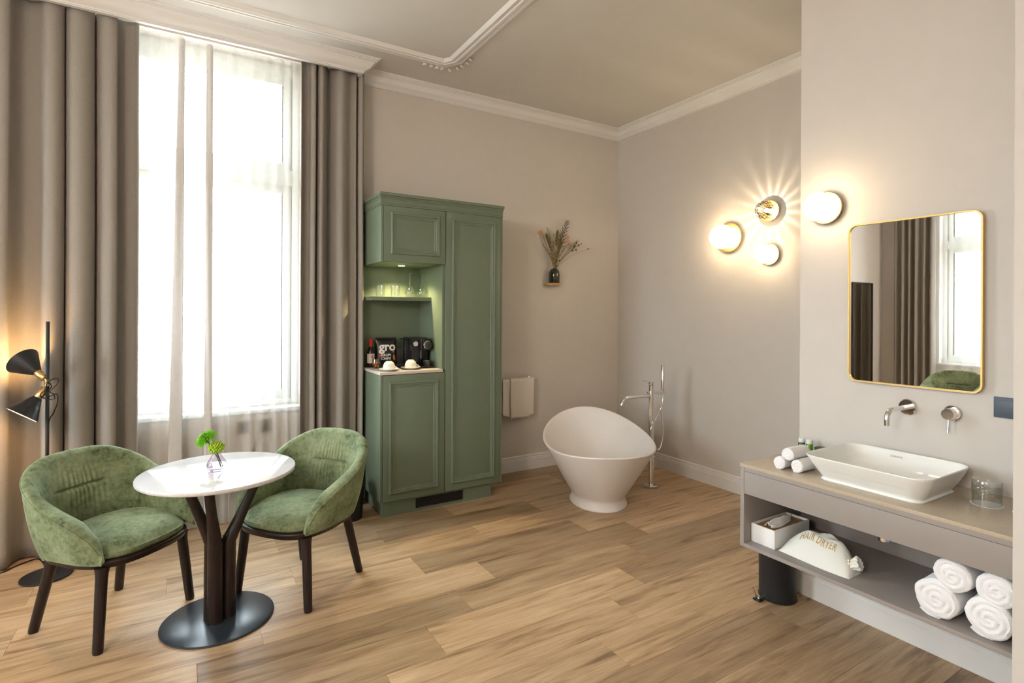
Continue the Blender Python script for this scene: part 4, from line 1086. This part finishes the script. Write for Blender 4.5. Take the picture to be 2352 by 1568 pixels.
# ---------------------------------------------------------------- vanity
VT = 0.788
def vanity():
    t = thing('vanity_unit', 'taupe wall hung vanity with beige top and open shelf', 'vanity', (XP, YP, 0))
    off = Vector((-XP, -YP, 0))
    def part(name, mb, m, par=None, smooth=30, **k):
        mb.mapv(lambda p: p+off); return obj(name, mb, m, par or t, smooth=smooth, **k)
    xf, xb, yl, yr = -1.665, XP-.001, YP, YS+.001
    part('countertop', MB().box(xf-.002, xb, yr, yl+.002, .7725, VT, .0008), 'counter_quartz')
    part('side_panel', MB().box(xf, xb, yl-.0205, yl, .370, .7722, .0005), 'taupe_laminate')
    part('side_panel', MB().box(xf, xb, yr, yr+.0205, .370, .7722, .0005), 'taupe_laminate')
    part('top_rail', MB().box(xf+.0005, xf+.020, yr+.021, yl-.0215, .7525, .7722, .0004), 'taupe_laminate')
    part('drawer_front', MB().box(xf+.0005, xf+.020, yr+.021, yl-.0215, .639, .7510, .0006), 'taupe_laminate')
    part('drawer_box', MB().box(xf+.0205, xb-.02, yr+.021, yl-.0215, .655, .7715), 'taupe_laminate')
    part('bottom_shelf', MB().box(xf, xb-.0005, yr+.021, yl-.0210, .370, .388, .0005), 'taupe_laminate')
    part('back_rail', MB().box(xb-.018, xb-.0005, yr+.021, yl-.0210, .3885, .500, .0005), 'taupe_laminate')
vanity()
# vessel basin
def basin():
    t = thing('washbasin', 'white rectangular vessel basin on the vanity', 'basin', (-1.430, -3.297, VT))
    def ring(x0, x1, y0, y1, r, z): return [(a, b, z) for a, b in rrect(x0, x1, y0, y1, r, 10)]
    L = [ring(-.152, .190, -.205, .205, .045, 0.0), ring(-.154, .192, -.207, .207, .046, .003), ring(-.150, .188, -.203, .203, .044, .0085), ring(-.148, .186, -.201, .201, .045, .011),
         ring(-.172, .205, -.222, .222, .055, .045), ring(-.197, .222, -.240, .240, .064, .082), ring(-.213, .229, -.250, .250, .068, .108),
         ring(-.2145, .230, -.2515, .2515, .069, .112), ring(-.2135, .229, -.2505, .2505, .068, .1145), ring(-.209, .225, -.246, .246, .065, .1140), ring(-.205, .221, -.242, .242, .062, .108),
         ring(-.196, .212, -.232, .232, .060, .085), ring(-.180, .196, -.215, .215, .060, .055), ring(-.160, .176, -.192, .192, .065, .036), ring(-.110, .126, -.140, .140, .065, .026), ring(-.04, .05, -.06, .06, .03, .023)]
    rows = [[lv[k] for lv in L] for k in range(len(L[0]))]
    mb = MB().grid(rows, cu=True); m = len(L); n = len(rows)
    mb.f.append(tuple(k*m for k in range(n-1, -1, -1))); mb.f.append(tuple(k*m+m-1 for k in range(n)))
    obj('bowl', mb, 'ceramic', t, smooth=50)
    obj('waste', MB().lathe([(0, .001), (.020, .001), (.030, .004), (.033, .004), (.0335, .0)], (0.005, 0, .0232), 28), 'chrome', t)
    # small maker's mark on the inner back slope
    M = Matrix.Translation((.2075, 0.035, .0905)) @ Matrix.Rotation(radians(-90), 4, 'Z') @ Matrix.Rotation(radians(62), 4, 'X')
    text_mesh('DURAVIT', .0125, 'print_grey', 'print', M, t, extrude=.0002)
basin()
# basin tap and mixer on the pier wall
t = thing('basin_spout', 'chrome wall spout above the basin', 'tap', (XP, -3.276, 1.109))
obj('wall_rose', MB().lathe([(0, 0), (.037, 0), (.037, .007), (.034, .010), (0, .010)], (-.0005, 0, 0), 40, (-1, 0, 0)), 'chrome', t)
obj('spout', MB().tube(catmull([(-.008, 0, 0), (-.06, 0, 0), (-.12, 0, 0), (-.165, 0, -.002), (-.188, 0, -.012), (-.198, 0, -.034), (-.199, 0, -.068)], 6), .0118, n=18), 'chrome', t, smooth=60)
t = thing('basin_mixer', 'chrome wall mixer with thin lever right of the spout', 'tap', (XP, -3.452, 1.107))
obj('wall_rose', MB().lathe([(0, 0), (.035, 0), (.035, .007), (.032, .010), (0, .010)], (-.0005, 0, 0), 40, (-1, 0, 0)), 'chrome', t)
obj('mixer_body', MB().lathe([(.025, .010), (.025, .052), (.023, .055), (0, .055)], (-.0005, 0, 0), 36, (-1, 0, 0)), 'chrome', t)
obj('lever', MB().cyl((-.040, 0, -.022), (-.046, 0, -.082), .0042, n=12), 'chrome', t)
t = thing('light_switch', 'slate blue double switch right of the mirror', 'switch', (XP, -3.682, 1.160))
obj('frame', MB().box(-.009, -.0005, -.084, .084, -.0435, .0435, .002), 'switch_slate', t)
for y in (-.041, .041):
    obj('rocker', MB().box(-.0115, -.0088, y-.033, y+.033, -.029, .029, .001), 'switch_slate', t)
t = thing('bottle_trap', 'chrome waste pipe under the vanity drawer', 'pipe', (-1.395, -3.290, .53))
obj('cup', MB().lathe([(0, 0), (.024, 0), (.027, .003), (.027, .060), (.020, .066), (.016, .066), (.016, .1245)], n=28), 'chrome', t)
obj('outlet', MB().cyl((.02, 0, .045), (.2475, 0, .045), .013, n=16), 'chrome', t)

# drinking glasses upside down on paper discs
def cut_glass():
    t = thing('drinking_glass', 'cut glass tumbler upside down beside the basin', 'glass', (-1.335, -3.634, VT+.0012), group='cut glass tumblers on the vanity')
    obj('glass_body', MB().lathe([(.0455, 0), (.0475, 0), (.0475, .044)], n=60), 'clear_glass', t, smooth=50)
    P = []; n = 72; Lz = 10
    for i in range(n):
        a = 2*pi*i/n
        P.append([((.0478+.0014*((i+j) % 4 in (0, 1))*((i-j) % 4 in (0, 1)))*cos(a), (.0478+.0014*((i+j) % 4 in (0, 1))*((i-j) % 4 in (0, 1)))*sin(a), .044+.030*j/Lz) for j in range(Lz+1)])
    obj('cut_band', MB().grid(P, cu=True), 'facet_glass', t, smooth=0)
    obj('thick_base', MB().lathe([(.0478, .074), (.048, .078), (.048, .094), (.046, .098), (.036, .098), (.030, .094), (0, .094), (0, .080), (.043, .080)], n=60), 'facet_glass', t, smooth=40)
    obj('inner_wall', MB().lathe([(.0455, 0), (.0445, .078)], n=60), 'clear_glass', t, smooth=60)
    return t
cg = cut_glass(); dup(cg, (-1.335, -3.768, VT+.0012), .4, 'cut glass tumbler partly hidden at the right edge of the picture')
pd = obj('paper_disc', MB().lathe([(0, 0), (.054, 0), (.054, .001), (0, .001)], n=40), 'paper_white', label='white paper disc under the tumbler beside the basin', cat='coaster', group='paper discs under tumblers'); pd.location = (-1.335, -3.634, VT)
p2 = pd.copy(); COL.objects.link(p2); p2.location = (-1.335, -3.768, VT); p2['label'] = 'white paper disc under the tumbler at the right picture edge'

# rolled cloths
def roll_mesh(R, L, turns, lump, seed, sq=1.0):
    """roll along +x with a spiral end facing -x"""
    mb = MB(); n = 72; P = []
    def rad(a, x):
        v = Vector((cos(a)*1.6, sin(a)*1.6, x*6+seed))
        return R*(1+lump*noise.noise(v)+.35*lump*noise.noise(v*3.3))
    for i in range(n):
        a = 2*pi*i/n; row = []
        for j in range(13):
            s = j/12; r_ = s
            ph = (s*turns-a/(2*pi)) % 1.0
            dpt = .12*R*(sin(pi*ph)**.6)*sm(0, .15, s)*(1 if s < .97 else .4)
            rr = rad(a, 0)*s*.93
            row.append((-dpt+.05*R*s*s+ .03*R*noise.noise(Vector((rr*cos(a)*40, rr*sin(a)*40, seed))), rr*cos(a), rr*sin(a)*sq))
        for (x, k) in ((.06, .985), (.14, 1.0)):
            rr = rad(a, x*R)*k; row.append((x*R, rr*cos(a), rr*sin(a)*sq))
        for j in range(1, 13):
            x = .14*R+(L-.2*R)*j/12; rr = rad(a, x); row.append((x, rr*cos(a), rr*sin(a)*sq))
        row.append((L, rad(a, L)*.9*cos(a), rad(a, L)*.9*sin(a)*sq)); row.append((L, 0, 0))
        P.append(row)
    return mb.grid(P, cu=True)
def towel_roll(name, label, loc, R, L, m, seed, group, cat, turns=2.6, lump=.05, rotz=0.0, rx=0.0, flap=True, sq=1.0):
    t = thing(name, label, cat, loc, rotz, group)
    t.rotation_euler = (rx, 0, rotz)
    obj('roll', roll_mesh(R, L, turns, lump, seed, sq), m, t, smooth=70)
    if flap:
        P = []
        for i in range(9):
            a = -pi/2-.15+.9*i/8; r_ = R*(1.035+.01*i/8)
            P.append([(x, r_*cos(a)+(.0), max(r_*sin(a)*sq, -R*sq*1.0+.001)) for x in (.004, L*.25, L*.5, L*.75, L-.003)])
        o = obj('flap', MB().grid(P), m, t, smooth=70)
        s = o.modifiers.new('thick', 'SOLIDIFY'); s.thickness = .004; s.offset = 1
    return t
gC = 'rolled white face cloths on the vanity'
towel_roll('face_cloth', 'rolled white face cloth nearest the basin, bottom row', (-1.585, -2.995, VT+.0315), .030, .140, 'terry_white', 1.0, gC, 'face cloth')
towel_roll('face_cloth', 'rolled white face cloth at the outer left, bottom row', (-1.600, -2.915, VT+.0315), .030, .140, 'terry_white', 4.0, gC, 'face cloth')
towel_roll('face_cloth', 'rolled white face cloth on top of the two others', (-1.590, -2.953, VT+.0315+.049), .030, .140, 'terry_white', 7.0, gC, 'face cloth', rx=.8)
gT = 'rolled bath towels on the vanity shelf'
towel_roll('bath_towel', 'rolled white towel at the front left bottom of the shelf pile', (-1.640, -3.577, .3885+.0775), .072, .40, 'terry_white', 2.0, gT, 'towel', 3.1, .07)
towel_roll('bath_towel', 'rolled white towel at the bottom right of the shelf pile', (-1.640, -3.735, .3885+.0775), .072, .40, 'terry_white', 5.5, gT, 'towel', 3.1, .08, sq=.98)
towel_roll('bath_towel', 'rolled white towel on top left of the shelf pile', (-1.640, -3.628, .5725), .060, .40, 'terry_white', 9.0, gT, 'towel', 2.8, .07, rx=.6, flap=False)
towel_roll('bath_towel', 'rolled white towel on top right of the shelf pile', (-1.640, -3.757, .5725), .060, .40, 'terry_white', 12.0, gT, 'towel', 2.8, .07, rx=1.0, flap=False)

# toiletries
def emblem(t, x, yz, s, m='print_white'):
    mb = MB()
    for (c, r0, r1) in ((-.0, .55, 1.0), (1.75, 0, .8)):
        pts = []
        for k in range(20):
            a = 2*pi*k/20; pts.append([(x, yz[0]+s*r0*cos(a), yz[1]+s*(c+r0*sin(a))), (x, yz[0]+s*r1*cos(a), yz[1]+s*(c+r1*sin(a)))])
        mb.grid(pts, cu=True)
    mb.add([(x, yz[0]+s*.22*cos(a), yz[1]+s*.22*sin(a)) for a in [2*pi*k/10 for k in range(10)]], [tuple(range(10))])
    obj('emblem', mb, m, t, smooth=0)
gB = 'small toiletry bottles on the vanity'
for (y, col_, lab, hh) in ((-2.800, 'green_dark', 'dark green toiletry bottle with white cap by the pier edge', .0), (-2.842, 'green_bottle', 'bright green toiletry bottle with white cap beside the green box', .0)):
    t = thing('toiletry_bottle', lab, 'bottle', (-1.215, y, VT), group=gB)
    obj('bottle_body', MB().lathe([(0, 0), (.0155, 0), (.017, .002), (.017, .060), (.015, .063), (0, .063)], n=28), col_, t, smooth=40)
    obj('cap', MB().lathe([(.0145, .0635), (.0148, .064), (.0148, .084), (.013, .086), (0, .086)], n=28), 'paper_white', t, smooth=40)
    emblem(t, -.0173, (0, .048), .0030)
    obj('print', MB().box(-.0174, -.0168, -.0012, .0012, .014, .040), 'print_white', t, smooth=0)
t = thing('soap_box', 'small dark green carton with white emblem against the pier wall', 'box', (-1.195, -2.905, VT))
obj('carton', MB().box(-.016, .030, -.038, .038, 0, .050, .0006), 'green_dark', t)
obj('lid_edge', MB().box(-.0163, .0303, -.0383, .0383, .0465, .0505, .0004), 'green_dark', t)
emblem(t, -.0166, (.004, .020), .0052)

# tissue box on the shelf
ZS = .3885
t = thing('tissue_box', 'white tissue box with bamboo lid on the vanity shelf', 'tissue box', (-1.458, -2.828, ZS))
for (a, b, c, d) in ((-.150, .150, -.070, -.064), (-.150, .150, .052, .058), (-.150, -.144, -.064, .052), (.144, .150, -.064, .052)):
    obj('box_wall', MB().box(a, b, c, d, 0, .092, .001), 'paper_white', t)
obj('bottom', MB().box(-.144, .144, -.064, .052, 0, .006), 'paper_white', t, smooth=0)
obj('lid', MB().box(-.1435, .1435, -.0635, .0515, .074, .082, .001), 'bamboo', t)
P = []
for i in range(33):
    u = i/32; row = []
    for j in range(25):
        v = -1+2*j/24
        h_ = (.018+.030*u**1.5)*(1-abs(v)**1.3)*(.55+.45*sin(pi*min(1, .25+u*.8)))
        fold = .007*sin(v*7+u*4)*(1-abs(v)**3)+.006*noise.noise(Vector((u*5, v*3, 2)))
        x = -.105+.180*u+.010*noise.noise(Vector((u*3, v*4, 7)))+.020*(1-abs(v))*u
        y = -.006+(.020+.024*sin(pi*u)**.7)*v*(1-.5*u)
        row.append((x, y, .0835+max(.0, h_+fold*(1 if abs(v) < .95 else .3))))
    P.append(row)
o = obj('tissue', MB().grid(P), 'paper_white', t, smooth=70)
s = o.modifiers.new('thick', 'SOLIDIFY'); s.thickness = .0012

# hair dryer pouch
def pouch():
    t = thing('hair_dryer_bag', 'cream drawstring pouch with gold HAIR DRYER lettering on the shelf', 'pouch', (-1.535, -3.075, ZS))
    HY, HX = .168, .072
    def height(u, v):      # u along y, v along x
        ridge = .120*(1-abs(u)**2.8)**.85 if abs(u) < 1 else 0
        e = max(0, 1-abs(v)**2.2)**.75
        f = .008*noise.noise(Vector((u*2.6, v*1.8, 4)))+.0035*noise.noise(Vector((u*7, v*5, 1)))*sm(-.1, .5, v+u*.5)
        g = -.020*exp(-((u+.10)/.10)**2)*sm(-.2, .6, v)
        return max(.0, (ridge+f*(ridge/.118)*2.2+g)*e)
    def pos(u, v):
        z = height(u, v); hx = HX*(1-.25*max(0, u)**2)
        return Vector((hx*v+.10*.35*z/.118-.012*(u)*1.0, -HY*u, z))
    nu, nv = 61, 41
    P = [[pos(-1+2*i/(nu-1), -1+2*j/(nv-1)) for j in range(nv)] for i in range(nu)]
    mb = MB().grid(P); Q = [[Vector((p.x, p.y, 0)) for p in r_] for r_ in P]; mb.grid(Q)
    obj('fabric', mb, 'bag_cotton', t, smooth=70)
    obj('gathered_neck', MB().lathe([(0, 0), (.020, .0), (.026, .018), (.022, .034), (.030, .052), (.024, .060), (0, .050)], (.000, -.125, .030), 40, (.15, -.95, .45), flute=lambda a, z: 1+.14*sin(9*a+z*30)), 'bag_cotton', t, smooth=70)
    obj('drawstring', MB().tube([(.0+.0255*cos(a)*1.0+.004, -.147+.006*sin(a), .040+.0255*sin(a)) for a in [2*pi*k/24 for k in range(24)]], .0022, n=6, closed=True), 'gold_thread', t)
    def bend(p):
        u = p.x/HY; v = -.50+p.y/(HX)*.95
        q = pos(u, v); e = .002
        n_ = (pos(u+.02, v)-pos(u-.02, v)).cross(pos(u, v+.03)-pos(u, v-.03)).normalized()
        if n_.z < 0: n_ = -n_
        return q+n_*.0022
    text_mesh('HAIR DRYER', .0285, 'gold_thread', 'lettering', Matrix.Identity(4), t, bend=bend, extrude=0.0, bold=.0002, track=1.1)
pouch()

# pedal bin below the vanity
t = thing('pedal_bin', 'small black pedal bin under the vanity', 'bin', (-1.305, -2.722, 0))
obj('bucket', MB().lathe([(0, 0), (.094, 0), (.097, .003), (.097, .012), (.0945, .014), (.0955, .225), (.097, .228), (.097, .238), (.094, .240), (0, .240)], n=48), 'black_metal', t, smooth=30)
obj('lid', MB().lathe([(.0965, .2405), (.0965, .248), (.085, .258), (.05, .265), (0, .267)], n=48), 'black_metal', t, smooth=40)
obj('pedal_arm', MB().box(-.135, -.088, .020, .034, .010, .016, .002), 'chrome', t)
obj('pedal', MB().box(-.150, -.112, .006, .048, .004, .012, .002), 'black_plastic', t)
obj('link_rod', MB().cyl((-.128, .040, .016), (-.150, .050, .070), .003, n=8), 'chrome', t)

# small black waste bin behind the right armchair
t = thing('waste_bin', 'black waste bin mostly hidden behind the right armchair', 'bin', (-3.02, -0.40, 0))
obj('bucket', MB().lathe([(0, 0), (.085, 0), (.088, .003), (.105, .270), (.102, .272), (.084, .010), (0, .008)], n=40), 'black_metal', t, smooth=40)
